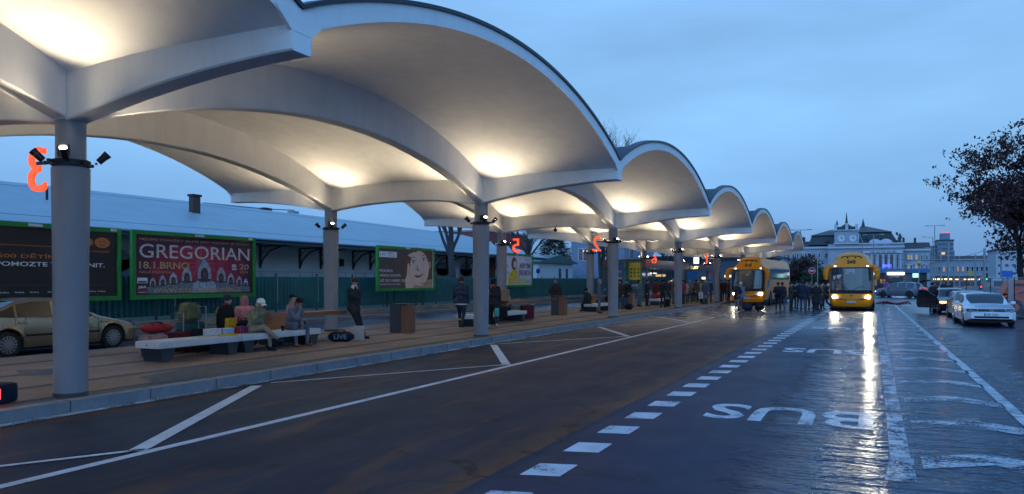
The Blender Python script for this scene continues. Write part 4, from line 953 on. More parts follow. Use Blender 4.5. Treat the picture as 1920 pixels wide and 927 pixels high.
m = MB(); m.box(-1.5, -1.44, -8, 6, 0, 2.35); m.build('back_wall', mat('shelter_back', (.03, .06, .07), .4), T)
m = MB(); m.box(-.6, -.2, -8.3, -8.02, 0, 2.35); m.build('pillar', DARKP, T)
for y, z, l in ((-2, 2.0, 1.6), (4, 1.4, .8)):
    m = MB(); m.box(.3, .4, y, y+l, z, z+.07); m.build('strip_light', glow('strip_light', (1, .9, .6), 5), T)
t = thing('departure_board', 'bright white and blue departure screen hanging above the far crowd', 'screen', at(1308, 489, 62)); m = MB(); m.box(-.35, .32, 0, .12, -.3, .32); b_ = m.build('casing', BLK, t); m = MB(); m.box(-.30, .1, -.012, -.003, -.24, .27); m.build('display', glow('screen_white', (.8, .92, 1), 4), b_)
m = MB(); m.cyl((0, .06, .32), (0, .06, .8), .02); m.build('hanger', BLK, t)
t = thing('lit_ticker', 'row of yellow lit characters on the shop front past the fourth column', 'sign', at(1294, 502, 66)); m = MB(); m.box(-.78, .78, 0, .1, -.2, .2); b_ = m.build('casing', BLK, t)
text('AUTOBUSY', 'lettering', glow('amber_led', (1, .85, .45), 4), b_, frame((0, -.01, 0), (1, 0, 0), (0, 0, 1)), h=.24, w=1.45, ext=.005)
m = MB(); m.cyl((0, .05, .2), (0, .05, 1.0), .02); m.build('hanger', BLK, t)
t = thing('corner_shop', 'dark glazed shop building with warm lit windows behind the far crowd', 'shop', (at(1310, 520, 96)[0], 96, 0))
m = MB(); m.box(-7, 9, 0, 8, 0, 4.3); m.build('wall', mat('shop_wall', (.04, .07, .10), .4), t); m = MB(); m.box(-7.3, 9.3, -.6, 8, 4.3, 4.7); m.build('roof', SL, t)
for x, w, z in ((-5.5, 1.5, 2.1), (.4, .9, 1.75), (2.0, .4, 1.75), (6.0, 1.6, 1.75), (3.2, .8, 2.0)):
    m = MB(); m.box(x, x+w, -.06, -.003, z, z+.28); m.build('window', glow('warm_shop_window', (1, .72, .3), 2.2), t)
for x in (-3.5, -1.5, 4.6): m = MB(); m.box(x, x+1.3, -.05, -.003, .3, 3.2); m.build('pane', mat('blue_glazing', (.03, .09, .18), .1), t)
# timetable boards
def board(lab, px0, px1, pyt, pyb, Y, fc, pan, rows, cols, cell):
    a = at(px0, 500, Y); b = at(px1, 500, Y); t = thing('timetable_board', lab, 'board', ((a[0]+b[0])/2, Y, .15), 0); w = (b[0]-a[0])/2; z1 = at(px0, pyt, Y)[2]-.15; z0 = at(px0, pyb, Y)[2]-.15
    m = MB()
    m.box(-w, w, -.05, .05, z1-.07, z1); m.box(-w, w, -.05, .05, z0, z0+.07); m.box(-w, -w+.06, -.05, .05, z0+.07, z1-.07); m.box(w-.06, w, -.05, .05, z0+.07, z1-.07); m.build('frame', fc, t)
    m = MB(); m.box(-w+.062, w-.062, -.03, .03, z0+.072, z1-.072); p = m.build('panel', pan, t)
    for s in (-1, 1): m = MB(); m.box(s*(w-.03)-.03, s*(w-.03)+.03, -.03, .03, 0, z0); m.build('leg', fc, t)
    for r_ in range(rows):
        for c_ in range(cols):
            x = -w*.8+1.6*w*(c_+.5)/cols; z = z0+(z1-z0)*(.15+.55*(r_+.5)/rows); m = MB(); m.box(x-w*.5/cols, x+w*.5/cols, -.036, -.0315, z-.07, z+.07); m.build('notice', cell, p)
    return t
BG = mat('board_green', (.01, .22, .12), .4); INK = mat('notice_ink', (.15, .16, .05)); PBL = mat('board_blue', (.02, .07, .20), .5, 0, .1)
board('blue timetable board with pale notices left of the yellow one', 1149, 1172, 490, 535, 44, BG, PBL, 2, 1, mat('notice_tan', (.35, .26, .10)))
tb = board('yellow ticket notice board in a green frame beyond the third column', 1178, 1203, 491, 527, 45, BG, mat('board_yellow', (.62, .48, .04), .5, var=.05), 3, 3, INK)
board('low blue panel beneath the yellow notice board', 1178.5, 1202.5, 527.5, 541, 45.2, BG, PBL, 1, 1, mat('notice_white', (.4, .45, .5)))
# wire mesh fence at the right
WM = mat('mesh_wire', (.30, .33, .36), .5, .5, 0)
f = thing('mesh_fence', 'tall see-through wire mesh fence panels in front of the excavator', 'fence', (0, 0, 0)); pts = [(5.3, 38), (5.0, 46), (4.4, 56), (1.9, 66)]
base = [Vector((at(1902, 500, 38)[0], 38, 0)), Vector((at(1880, 500, 46)[0], 46, 0)), Vector((at(1838, 500, 54)[0], 54, 0)), Vector((at(1790, 500, 62)[0], 62, 0))]
base = [Vector((at(1960, 500, 37)[0], 37, 0))]+base
for a, b in zip(base[:-1], base[1:]):
    n = max(1, int((b-a).length/3.0))
    for i in range(n):
        p = a.lerp(b, i/n); q = a.lerp(b, (i+1)/n); m = MB()
        for z in (.12, 1.75): m.tube([p+Vector((0, 0, z)), q+Vector((0, 0, z))], .018, 5)
        for s in (p, q): m.tube([s+Vector((0, 0, .02)), s+Vector((0, 0, 1.78))], .02, 5)
        for j in range(1, 26): s = p.lerp(q, j/26); m.tube([s+Vector((0, 0, .12)), s+Vector((0, 0, 1.75))], .0035, 3)
        for j in range(1, 9): z = .12+1.63*j/9; m.tube([p+Vector((0, 0, z)), q+Vector((0, 0, z))], .0035, 3)
        pn = m.build('mesh_panel', WM, f)
        m = MB(); m.rbox(p.x-.3, p.x+.3, p.y-.12, p.y+.12, 0, .13, .02); m.build('foot_block', DARKP, f)
m = MB(); m.box(at(1792, 520, 80)[0], at(1792, 520, 80)[0]+14, 80, 80.3, 0, 1.0); tag(m.build('low_wall', CONC), 'low grey wall running behind the mesh fence', 'wall')
# ================================================================== VEHICLES (built in metres, scaled to working units)
MS = Matrix.Scale(1/K, 4)
RUB = mat('tyre_rubber', (.015, .015, .016), .85, 0, .1); RIM = mat('wheel_rim', (.38, .39, .41), .35, .8, .05); CGL = mat('car_glass', (.010, .014, .018), .06, 0, 0, spec=.9); UND = mat('underbody', (.008, .008, .009), .8, 0, 0)
CHR = mat('chrome', (.6, .6, .62), .15, 1, 0); HLG = mat('headlamp_glass', (.30, .33, .36), .08, .2, 0, spec=1); PLT = mat('plate_white', (.60, .62, .62), .4, 0, 0); PLB = mat('plate_blue', (.02, .06, .35), .4, 0, 0)
def lerp_prof(P, y):
    if y <= P[0][0]: return P[0][1]
    for (a, b), (c, d) in zip(P[:-1], P[1:]):
        if y <= c:
            t = (y-a)/(c-a) if c > a else 0; return b+(d-b)*t
    return P[-1][1]
def smooth_prof(P, y, e=.09): return (lerp_prof(P, y-e)+2*lerp_prof(P, y)+lerp_prof(P, y+e))/4
def wheel(parent, x, y, r, wd, side, spokes=10, cap=False):
    m = MB(); Mx = Matrix.Rotation(PI/2, 4, 'Y'); m.lathe([(r*.66, -wd/2), (r*.9, -wd/2), (r, -wd*.32), (r, wd*.32), (r*.9, wd/2), (r*.66, wd/2)], (x, y, r), 28, 0, Mx)
    w_ = m.build('wheel', RUB, parent, M=MS)
    m = MB(); xo = x+side*(wd*.5+.006)
    m.lathe([(r*.60, -.012), (r*.66, .0), (r*.66, .02), (r*.60, .03)], (xo, y, r), 28, 1, Mx)
    m.cyl((xo-side*.03, y, r), (xo-side*.02, y, r), r*.62, None, 24, 1); m.cyl((xo-side*.02, y, r), (xo+side*.025, y, r), r*.15, None, 14, 0)
    for i in range(spokes):
        a = 2*PI*i/spokes; c, s = math.cos(a), math.sin(a); wv = r*(.075 if cap else .06)
        p = [(xo+side*.015, y+c*r*.12-s*wv*.7, r+s*r*.12+c*wv*.7), (xo+side*.015, y+c*r*.12+s*wv*.7, r+s*r*.12-c*wv*.7), (xo+side*.012, y+c*r*.62+s*wv, r+s*r*.62-c*wv), (xo+side*.012, y+c*r*.62-s*wv, r+s*r*.62+c*wv)]
        m.add(p, [(0, 1, 2, 3)])
    m.lathe([(r*.585, -.005), (r*.67, -.005), (r*.67, .022), (r*.585, .022)], (xo, y, r), 28, 0, Mx)
    m.build('rim', [RIM, UND], w_, M=MS); return w_
def car(name, lab, loc, rz, paintm, top, belt, L, W, ws, rw, sides, yf, yr, r=.32, plate=None, spokes=10, lampm=None, badge=False, fog=False, cap=False, mould=None, group=None, cat='car', tail=None, doorgap=(), frontz=.62):
    t = thing(name, lab, cat, loc, rz, group); ys = set()
    n = 64
    for i in range(n+1): ys.add(round(L*i/n, 4))
    for a in (0, .02, .05, .09, .14, .2, .28, L-.02, L-.06, L-.12, L-.2): ys.add(a)
    for yw in (yf, yr):
        for i in range(-12, 13): ys.add(round(yw+(r+.055)*math.sin(i/12*PI/2), 4))
    for q in (ws+rw): ys.add(q)
    for a, b in sides: ys.add(a); ys.add(b)
    ys = sorted(ys); P = []
    for y in ys:
        e = min(y, L-y); pl = 1-.20*max(0, 1-e/.42)**2.2-.02*max(0, 1-e/1.4); w = W/2*pl
        zt = smooth_prof(top, y); zb_ = min(smooth_prof(belt, y), zt-.01); g_ = max(.01, zt-zb_); q = min(1, max(0, (g_-.05)/.22))
        z0 = .22+.10*max(0, 1-e/.3); arch_ = 0
        for yw in (yf, yr):
            ra = r+.055; d = abs(y-yw)
            if d < ra: arch_ = max(arch_, r+math.sqrt(ra*ra-d*d))
        z0 = max(z0, arch_); z1 = max(z0+.012, .30); z2 = max(z1+.012, .52); z3 = max(z2+.012, zb_-.14)
        fl = .012 if arch_ > .3 else 0
        tw_ = .26*g_
        s = [(w*.86, z0), (w*.985+fl, z0+.01), (w+fl, z1+.02), (w*1.0+fl*.6, z2+.02), (w*.985, z3), (w*.955, zb_),
             (w*.93*(1-q)*.98+w*.915*q, zb_+.02+.10*g_*(1-q)), ((w*.80)*(1-q)+(w*.915-tw_)*q, (zt-.03*(1-q)-.075*q)), (w*.62*(1-q)+(w*.915-tw_-.085)*q, zt-.012), (w*.3, zt-.002+.012*q), (0, zt+.014*q)]
        P.append([(x, y, z) for x, z in s]+[(-x, y, z) for x, z in s[::-1][1:]])
    body = MB(); gl = MB(); sg = MB(); nc = len(P[0])
    def inr(y0, y1, R_): return any(a-1e-4 <= y0 and y1 <= b+1e-4 for a, b in R_)
    vs = [p for q in P for p in q]
    fb, fw, fs = [], [], []
    for i in range(len(ys)-1):
        for j in range(nc-1):
            f_ = (i*nc+j, i*nc+j+1, (i+1)*nc+j+1, (i+1)*nc+j); jj = j if j < nc//2 else nc-2-j
            if jj >= 8 and inr(ys[i], ys[i+1], [ws, rw]): fw.append(f_)
            elif jj == 6 and inr(ys[i], ys[i+1], sides): fs.append(f_)
            else: fb.append(f_)
    body.add(vs, fb, 0, True); body.add(P[0], [list(range(nc))], 0); body.add(P[-1], [list(range(nc))[::-1]], 0)
    B = body.build('body', paintm, t, M=MS, fix=True, sharp=28)
    def yavg(f_): return sum(vs[i][1] for i in f_)/4
    def xavg(f_): return sum(vs[i][0] for i in f_)/4
    for nm_, sel in [('windscreen', [f_ for f_ in fw if yavg(f_) < L/2]), ('rear_window', [f_ for f_ in fw if yavg(f_) > L/2])]+[('side_window', [f_ for f_ in fs if a_ <= yavg(f_) <= b_ and xavg(f_)*s_ > 0]) for a_, b_ in sides for s_ in (1, -1)]:
        q_ = MB(); q_.add(vs, sel, 0, True); q_.build(nm_, CGL, t, M=MS, fix=True)
    for me_ in (o.data for o in t.children if o.name.startswith(('windscreen', 'side_window', 'rear_window'))):
        bm = bmesh.new(); bm.from_mesh(me_); bmesh.ops.delete(bm, geom=[v for v in bm.verts if not v.link_faces], context='VERTS'); bm.to_mesh(me_); bm.free()
    m = MB(); m.box(-W/2*.84, W/2*.84, .16, L-.16, .17, .50); m.build('underbody', UND, t, M=MS)
    for y in (yf, yr):
        for s in (-1, 1): wheel(t, s*(W/2-.105), y, r, .2, s, spokes, cap)
    # front: lamps, grille, plate, mirrors
    zf = frontz
    for s in (-1, 1):
        m = MB(); m.add([(s*W*.474, .17, zf+.01), (s*W*.472, .17, zf+.10), (s*W*.43, .045, zf+.11), (s*W*.27, -.02, zf+.10), (s*W*.27, -.02, zf+.0), (s*W*.43, .012, zf-.02)], [(0, 1, 2, 3, 4, 5)]); m.build('headlight', lampm or HLG, t, M=MS)
        m = MB(); m.rbox(s*(W/2+.02), s*(W/2+.20), ws[1]-.32, ws[1]-.16, lerp_prof(belt, ws[1])+.0, lerp_prof(belt, ws[1])+.13, .03) if s > 0 else m.rbox(-(W/2+.20), -(W/2+.02), ws[1]-.32, ws[1]-.16, lerp_prof(belt, ws[1]), lerp_prof(belt, ws[1])+.13, .03)
        m.box(min(s*(W/2-.07), s*(W/2+.04)), max(s*(W/2-.07), s*(W/2+.04)), ws[1]-.26, ws[1]-.21, lerp_prof(belt, ws[1])+.01, lerp_prof(belt, ws[1])+.05); m.build('wing_mirror', paintm, t, M=MS)
        if tail:
            m = MB(); m.rbox(s*W*.36 if s > 0 else -W*.46, s*W*.46 if s > 0 else -W*.36, L-.10, L+.015, tail-.08, tail+.09, .02); m.build('tail_light', mat('tail_lamp', (.35, .01, .01), .2, var=0, emit=(1, .03, .02), es=1.6), t, M=MS)
    m = MB(); m.box(-W*.26, W*.26, -.014, .02, zf-.0, zf+.10); gr_ = m.build('grille', UND, t, M=MS); m = MB(); m.box(-W*.26, W*.26, -.018, -.0145, zf+.062, zf+.068); m.build('trim', CHR, gr_, M=MS)
    m = MB(); m.rbox(-W*.33, W*.33, -.014, .05, .345, .425, .015); m.build('air_intake', UND, t, M=MS)
    m = MB(); m.box(-W*.36, W*.36, -.02, .03, .330, .342); m.build('bumper_trim', CHR, t, M=MS)
    if badge: m = MB(); m.cyl((0, -.015, zf+.075), (0, -.03, zf+.075), .055, None, 20); m.cyl((0, -.0305, zf+.075), (0, -.032, zf+.075), .04, None, 20, 1); b_ = m.build('badge', [CHR, UND], t, M=MS); m = MB(); [m.tube([(a, -.034, zf+.075+c) for a, c in q], .005, 4) for q in (((-.03, .025), (-.013, -.03), (0, .0), (.013, -.03), (.03, .025)),)]; m.build('emblem', CHR, b_, M=MS)
    if plate:
        m = MB(); m.box(-.26, .26, -.03, -.0145, .44, .55); p_ = m.build('number_plate', PLT, t, M=MS); m = MB(); m.box(-.26, -.22, -.032, -.0305, .44, .55); m.build('blue_strip', PLB, p_, M=MS)
        text(plate, 'lettering', BLKP, p_, MS @ frame((.015, -.0315, .495), (1, 0, 0), (0, 0, 1)), h=.07, w=.42, ext=.001)
    for yd in doorgap:
        for s in (-1, 1):
            m = MB(); pts = []
            for z, xx in ((.31, 1.0), (.54, 1.003), (lerp_prof(belt, yd)-.13, .988), (lerp_prof(belt, yd)-.01, .962)): pts.append((s*W/2*xx, yd, z))
            m.tube(pts, .006, 4); m.build('door_seam', UND, t, M=MS)
            m = MB(); z = lerp_prof(belt, yd)-.14; m.rbox(min(s*(W/2-.02), s*(W/2+.025)), max(s*(W/2-.02), s*(W/2+.025)), yd-.28, yd-.06, z, z+.035, .01); m.build('door_handle', paintm, t, M=MS)
    if mould:
        for s in (-1, 1):
            m = MB(); m.box(min(s*(W/2-.01), s*(W/2+.014)), max(s*(W/2-.01), s*(W/2+.014)), yf+.42, yr-.42, mould, mould+.05); m.build('side_moulding', UND, t, M=MS)
    return t
SEDT = [(0, .60), (.05, .70), (.5, .80), (1.18, .95), (1.95, 1.36), (2.3, 1.43), (2.9, 1.44), (3.4, 1.38), (4.15, 1.04), (4.7, 1.0), (4.8, .85)]
SEDB = [(0, .56), (.4, .70), (1.2, .90), (3.9, .98), (4.8, .92)]
beige = mat('beige_car_paint', (.30, .235, .15), .28, .6, .04, 3, coat=.6)
x, y = -17.3, 12.72
car('parked_car', 'beige metallic saloon parked behind the platform, partly hidden by the nearest column', (-17.2, 12.95, 0), PI, beige, SEDT, SEDB, 4.8, 1.8, (1.2, 1.98), (3.42, 4.12), [(1.55, 2.42), (2.54, 3.42), (3.48, 3.85)], .88, 3.68, .32, None, 14, cap=True, mould=.50, doorgap=(1.32, 2.48, 3.5))
ESTT = [(0, .58), (.05, .69), (.5, .79), (1.15, .90), (1.95, 1.29), (2.4, 1.35), (3.4, 1.35), (4.2, 1.30), (4.62, .98), (4.77, .86)]
ESTB = [(0, .55), (.4, .68), (1.2, .86), (4.2, .93), (4.77, .82)]
white = mat('white_car_paint', (.62, .66, .70), .22, 0, .03, coat=.7)
car('parked_car', 'white estate car facing the camera at the right edge of the road', (3.86, 31.2, 0), R(1.5), white, ESTT, ESTB, 4.77, 1.83, (1.17, 1.98), (4.28, 4.58), [(1.6, 2.42), (2.52, 3.4), (3.5, 4.2)], .88, 3.67, .33, '5B8 1894', 10, mat('dark_headlamp', (.015, .018, .022), .1, spec=1, var=0), True, doorgap=(1.3, 2.46, 3.46))
grey = mat('silver_grey_paint', (.16, .18, .21), .3, .5, .03, coat=.5); dark = mat('dark_red_black_paint', (.025, .012, .014), .25, .2, .03, coat=.6)
car('parked_car', 'grey car tucked directly behind the white estate', (4.0, 36.5, 0), R(1.5), grey, ESTT, ESTB, 4.5, 1.72, (1.17, 1.98), (4.05, 4.4), [(1.6, 2.42), (2.52, 3.4)], .85, 3.5, .32, None, 8, doorgap=(1.3, 2.46))
BL = glow('amber_lamp', (1, .42, .12), 5)
dk = car('parked_car', 'dark hatchback with lit orange lamp and its door standing open', (3.72, 41.6, 0), R(2), dark, SEDT, SEDB, 4.1, 1.68, (1.17, 1.95), (3.3, 3.9), [(1.55, 2.42), (2.52, 3.3)], .82, 3.2, .31, None, 8, BL, doorgap=(1.3,))
m = MB(); m.prism([(0, .32), (1.0, .32), (1.08, .55), (1.02, .93), (0, .88)], -.03, .03, 'x'); m.prism([(0, .88), (1.02, .93), (.95, 1.30), (.85, 1.36), (.45, 1.3), (0, .95)], -.02, .02, 'x', 1)
dr = m.build('open_door', [dark, CGL], dk, M=MS @ Matrix.Translation((-.84, 1.3, 0)) @ Matrix.Rotation(R(62), 4, 'Z'))
SUVT = [(0, .70), (.05, .82), (.5, .98), (1.15, 1.10), (1.75, 1.55), (2.2, 1.66), (3.6, 1.66), (4.2, 1.58), (4.6, 1.15), (4.7, .95)]
SUVB = [(0, .66), (.4, .85), (1.2, 1.05), (4.2, 1.12), (4.7, .9)]
suvp = mat('steel_blue_paint', (.13, .18, .23), .28, .5, .03, coat=.5)
sv = car('parked_car', 'silver blue sport utility seen side on with its tailgate raised', (at(1646, 555, 80)[0], 80.5, 0), -PI/2-R(24), suvp, SUVT, SUVB, 4.7, 1.85, (1.17, 1.8), (4.22, 4.55), [(1.5, 2.4), (2.5, 3.3), (3.4, 4.1)], .88, 3.67, .36, None, 10, glow('suv_lamp', (1, 1, 1), 2), doorgap=(1.25, 2.45, 3.36), tail=1.0)
m = MB(); m.box(-.75, .75, 4.25, 5.25, -.05, .05, 0, None); tg = m.build('tailgate', UND, sv, M=MS @ Matrix.Translation((0, 4.1, 1.62)) @ Matrix.Rotation(R(14), 4, 'X') @ Matrix.Translation((0, -4.1, 0)))

# ------------------------------------------------------------------ coaches
YEL = mat('coach_yellow', (.86, .255, .003), .38, 0, .04, 2, spec=.35, coat=.08); WSG = mat('coach_windscreen', (.035, .052, .066), .08, 0, .45, 1.2, spec=.9); HL = glow('headlight_glow', (1, .97, .90), 30)
HWP = [(.26, 1.10), (.40, 1.20), (.7, 1.255), (1.1, 1.275), (2.55, 1.265), (2.74, 1.21), (2.88, 1.11), (3.0, 1.0), (3.10, .91), (3.22, .86), (3.42, .79), (3.56, .64), (3.64, .42), (3.66, .2)]
Y0P = [(.26, .10), (.4, .02), (.75, 0), (1.1, .02), (2.65, .20), (2.8, .28), (2.95, .42), (3.1, .58), (3.3, .80), (3.5, 1.08), (3.6, 1.35), (3.66, 1.7)]
def coach(lab, loc, rz, num, plate, papers):
    t = thing('coach', lab, 'coach', loc, rz, 'yellow coaches'); L = 13.0
    def S(a, z, off=0.0):
        hw = smooth_prof(HWP, z, .03)+off; y = smooth_prof(Y0P, z, .04)
        return (hw*math.sin(a)*1.0 if abs(a) < PI/2 else math.copysign(hw, a), y+.62*(1-abs(math.cos(a))**.75)-off, z)
    zs = [.26, .32, .4, .5, .62, .75, .9, 1.0, 1.1, 1.2, 1.4, 1.6, 1.8, 2.0, 2.2, 2.4, 2.55, 2.62, 2.7, 2.78, 2.84, 2.9, 2.96, 3.02, 3.08, 3.14, 3.2, 3.28, 3.36, 3.44, 3.5, 3.56, 3.6, 3.63, 3.65, 3.66]
    P = []; NA = 18
    for z in zs:
        row = []; hw = smooth_prof(HWP, z, .03)
        ba = max(hw, min(1.26, 1.26 if z < 2.9 else 1.26-(z-2.9)*.42)) if z > 2.6 else hw
        for sg in (1, -1):
            pass
        right = [S(PI/2*i/NA, z) for i in range(NA+1)]
        ye = right[-1][1]
        tail = [(hw+(ba-hw)*min(1, k_/2.2), ye+(L-ye)*k_/9) for k_ in range(1, 10)]
        right += [(x, y, min(z, 3.5+.16*(1 if y < 2.5 else max(0, 1-(y-2.5)/2)))) for x, y in tail]
        row = [(-x, y, q) for x, y, q in right[::-1]]+right[1:]
        P.append(row)
    m = MB(); m.grid(P, 0, True); n = len(P[0]); top = P[-1]
    for i in range(n//2): m.add([top[i], top[i+1], top[n-2-i], top[n-1-i]], [(0, 1, 2, 3)], 0, True)
    m.add([q[0] for q in P]+[q[-1] for q in P[::-1]], [list(range(2*len(P)))]); B = m.build('body', YEL, t, M=MS, sharp=50, fix=True)
    def patch(nm, mt_, a0, a1, z0, z1, off, par=None, na=24, nz=10, curve=None):
        m = MB(); Q = []
        for i in range(nz+1):
            z = z0+(z1-z0)*i/nz; e = 1 if curve is None else curve(i/nz)
            Q.append([S(a0*e+(a1-a0)*e*j/na, z+(0 if curve is None else 0), off) for j in range(na+1)])
        m.grid(Q, 0, True); return m.build(nm, mt_, par or t, M=MS)
    blk = patch('windscreen_surround', UND, -R(69), R(69), 1.06, 2.69, .014, None, 40, 30)
    ws_ = patch('windscreen', WSG, -R(66), R(66), 1.27, 2.62, .022, None, 40, 20, lambda k_: 1-.05*max(0, abs(k_-.5)*2-.7)/.3)
    m = MB(); m.tube([S(a, .84-.16*math.cos(a*1.25), .012) for a in [R(q) for q in range(-48, 49, 6)]], .02, 5); m.build('bumper_crease', mat('coach_crease', (.30, .12, .01), .4), t, M=MS)
    for s in (-1, 1):
        p = Vector(S(s*R(48), .86, .01)); q = Vector(S(s*R(30), .80, .01)); m = MB(); m.ell(p, (.17, .07, .10), 0, Matrix.Rotation(s*R(35), 3, 'Z')); m.build('headlight', HL, t, M=MS)
        m = MB(); m.ell(q, (.16, .03, .06), 0, Matrix.Rotation(s*R(22), 3, 'Z')); m.build('side_lamp', HLG, t, M=MS)
        ld = bpy.data.lights.new('headlight_beam', 'SPOT'); ld.energy = HEAD*(1 if num == '245' else .35)*(1.5 if s*1 > 0 else .6); ld.color = (1, .87, .62); ld.spot_size = R(80); ld.spot_blend = .9; ld.shadow_soft_size = .22
        lo = bpy.data.objects.new('headlight_beam', ld); COL.objects.link(lo); lo.parent = t; lo.location = (p.x, p.y-.12, p.z); lo.rotation_euler = (R(87), 0, PI)
        m = MB(); pts = [(s*1.10, .40, 2.74), (s*1.28, .20, 2.70), (s*1.40, .12, 2.60), (s*1.45, .08, 2.40), (s*1.455, .08, 2.2), (s*1.44, .08, 2.02)]; rr_ = [.12, .14, .155, .165, .16, .12]
        for a_, b_, ra_, rb_ in zip(pts[:-1], pts[1:], rr_[:-1], rr_[1:]): m.cap(a_, b_, ra_, rb_, 0, 16)
        mr = m.build('mirror_arm', YEL, t, M=MS)
        m = MB(); m.rbox(s*1.45-.09, s*1.45+.09, .21, .26, 1.97, 2.5, .02); m.build('mirror_glass', CGL, mr, M=MS)
        p = Vector(S(s*R(50), 2.77, .01)); m = MB(); m.ell(p, (.07, .04, .035)); m.build('marker_lamp', glow('marker_blue_white', (.55, .5, 1), 9), t, M=MS)
        m = MB(); m.box(s*1.277 if s > 0 else -1.29, s*1.29 if s > 0 else -1.277, 2.6, 12.4, 1.95, 2.78); m.build('side_window', CGL, t, M=MS)
        m = MB(); m.add([(s*1.285, 1.0, 1.25), (s*1.285, 1.9, 1.35), (s*1.285, 2.45, 1.98), (s*1.285, 2.45, 2.72), (s*1.26, .95, 2.62)], [(0, 1, 2, 3, 4)]); m.build('cab_window', CGL, t, M=MS)
        for yw in (2.7, 9.3, 10.6):
            m = MB(); m.cyl((s*1.272, yw, .50), (s*1.283, yw, .50), .60, None, 24); m.build('wheel_arch', UND, t, M=MS); wheel(t, s*1.155, yw, .5, .28, s, 8)
    # roof wiper-like rail, lamps, number
    m = MB(); m.tube([S(R(q), 3.36+.05*math.cos(R(q)*2.2)-.0, .03) for q in range(-40, 41, 8)], .026, 6); m.build('roof_rail', BLK, t, M=MS)
    for a in (-40, 40, -15, 15):
        p = Vector(S(R(a), 3.30, .02)); m = MB(); m.ell(p, (.055, .04, .055)); m.build('roof_lamp', BLK, t, M=MS)
    p = Vector(S(0, 3.03, .03)); text(num, 'lettering', BLKP, t, MS @ frame((0, p.y-.03, 3.04), (1, 0, 0), (0, .55, 1)), h=.25, ext=.02, bold=.025)
    p = Vector(S(0, .55, .02)); m = MB(); m.box(-.26, .26, p.y-.02, p.y+.03, .50, .61); pl_ = m.build('number_plate', PLT, t, M=MS); m = MB(); m.box(-.26, -.22, p.y-.023, p.y-.0205, .50, .61); m.build('blue_strip', PLB, pl_, M=MS); text(plate, 'lettering', BLKP, pl_, MS @ frame((.02, p.y-.0225, .555), (1, 0, 0), (0, 0, 1)), h=.07, w=.42, ext=.001)
    p = Vector(S(0, .96, .012)); m = MB(); m.tube([(-.09, p.y-.01, .98), (0, p.y-.02, .90), (.09, p.y-.01, .98)], .014, 4); m.tube([(-.02, p.y-.02, .90), (.06, p.y-.02, 1.0)], .012, 4); m.build('emblem', UND, t, M=MS)
    for i, (x, z, w, h, tx) in enumerate(papers):
        a = math.asin(max(-.9, min(.9, x/1.25))); p = Vector(S(a, z, .02)); m = MB(); m.box(p.x-w/2, p.x+w/2, p.y-.012, p.y-.002, z-h/2, z+h/2); pp = m.build('paper_sign', mat('paper', (.42, .46, .46), .7, 0, .05), ws_, M=MS)
        if tx: text(tx, 'lettering', INKB, pp, MS @ frame((p.x, p.y-.014, z), (1, 0, 0), (0, 0, 1)), h=h*.55, w=w*.8, ext=.001)
    for s in (-1, 1):
        m = MB(); a0 = s*R(14); m.tube([S(s*R(4), 1.26, .03), S(s*R(14), 1.42, .03), S(s*R(34), 1.50, .03)], .012, 4); m.build('wiper', BLK, t, M=MS)
    for (x, z0, z1) in ((-.35, 1.3, 2.1), (.33, 1.3, 2.15), (0.02, 1.7, 2.4)):
        m = MB(); m.tube([(x, .13, z0), (x+.05, .16, (z0+z1)/2), (x+.03, .20, z1)], .012, 4, 0) if False else None
    m = MB(); m.box(-1.2, 1.2, .5, 12.6, .14, .5); m.build('underbody', UND, t, M=MS)
    return t
INKB = mat('ink_blue_black', (.02, .03, .06)); HEAD = 120.0
coach('yellow coach numbered 245 with blazing headlights in the right hand lane', (-.93, 44.2, 0), 0, '245', '3B2 8204', [(-.05, 2.42, .50, .32, 'PRAHA\nBRNO'), (-.62, 2.12, .34, .22, ''), (-.9, 2.05, .2, .24, '')])
coach('yellow coach numbered 215 standing beside the platform under the canopy end', (-7.22, 50.6, 0), R(-2.5), '215', '5B1 6619', [(.0, 2.3, .12, .1, '')])
# orange skid steer loader behind the mesh fence
ORM = mat('loader_orange', (.50, .07, .03), .4, 0, .12, 3)
bx = at(1902, 560, 43)
t = thing('skid_steer_loader', 'small orange skid steer loader behind the mesh fence at right edge', 'loader', (bx[0]+.25, 43, 0), R(12))
m = MB(); m.prism([(-1.0, .35), (.95, .35), (1.0, .9), (.7, 1.15), (-.2, 1.2), (-1.1, .75)], -.48, .48, 'y'); m.build('body', ORM, t)
m = MB(); m.prism([(-.9, 1.0), (-.55, 1.62), (-.35, 1.66), (.85, 1.66), (.9, 1.2), (.2, 1.1)], -.40, .40, 'y'); m.build('cab', ORM, t)
m = MB(); m.box(-.45, .1, -.43, -.405, 1.36, 1.48); m.build('name_panel', BLK, t)
for s in (-1, 1):
    m = MB(); m.tube([(.85, s*.58, 1.35), (-.2, s*.58, 1.12), (-1.1, s*.58, .75), (-1.3, s*.58, .35)], .07, 6); m.build('lift_arm', ORM, t)
    for x in (-.5, .55):
        m = MB(); m.cyl((x, s*.5, .36), (x, s*.72, .36), .36, None, 20); w_ = m.build('wheel', RUB, t); m = MB(); m.cyl((x, s*.70, .36), (x, s*.735, .36), .18, None, 16); m.build('hub', ORM, w_)
m = MB(); m.prism([(-1.25, .1), (-1.6, .08), (-1.7, .2), (-1.35, .75)], -.75, .75, 'y'); m.build('bucket', BLK, t)
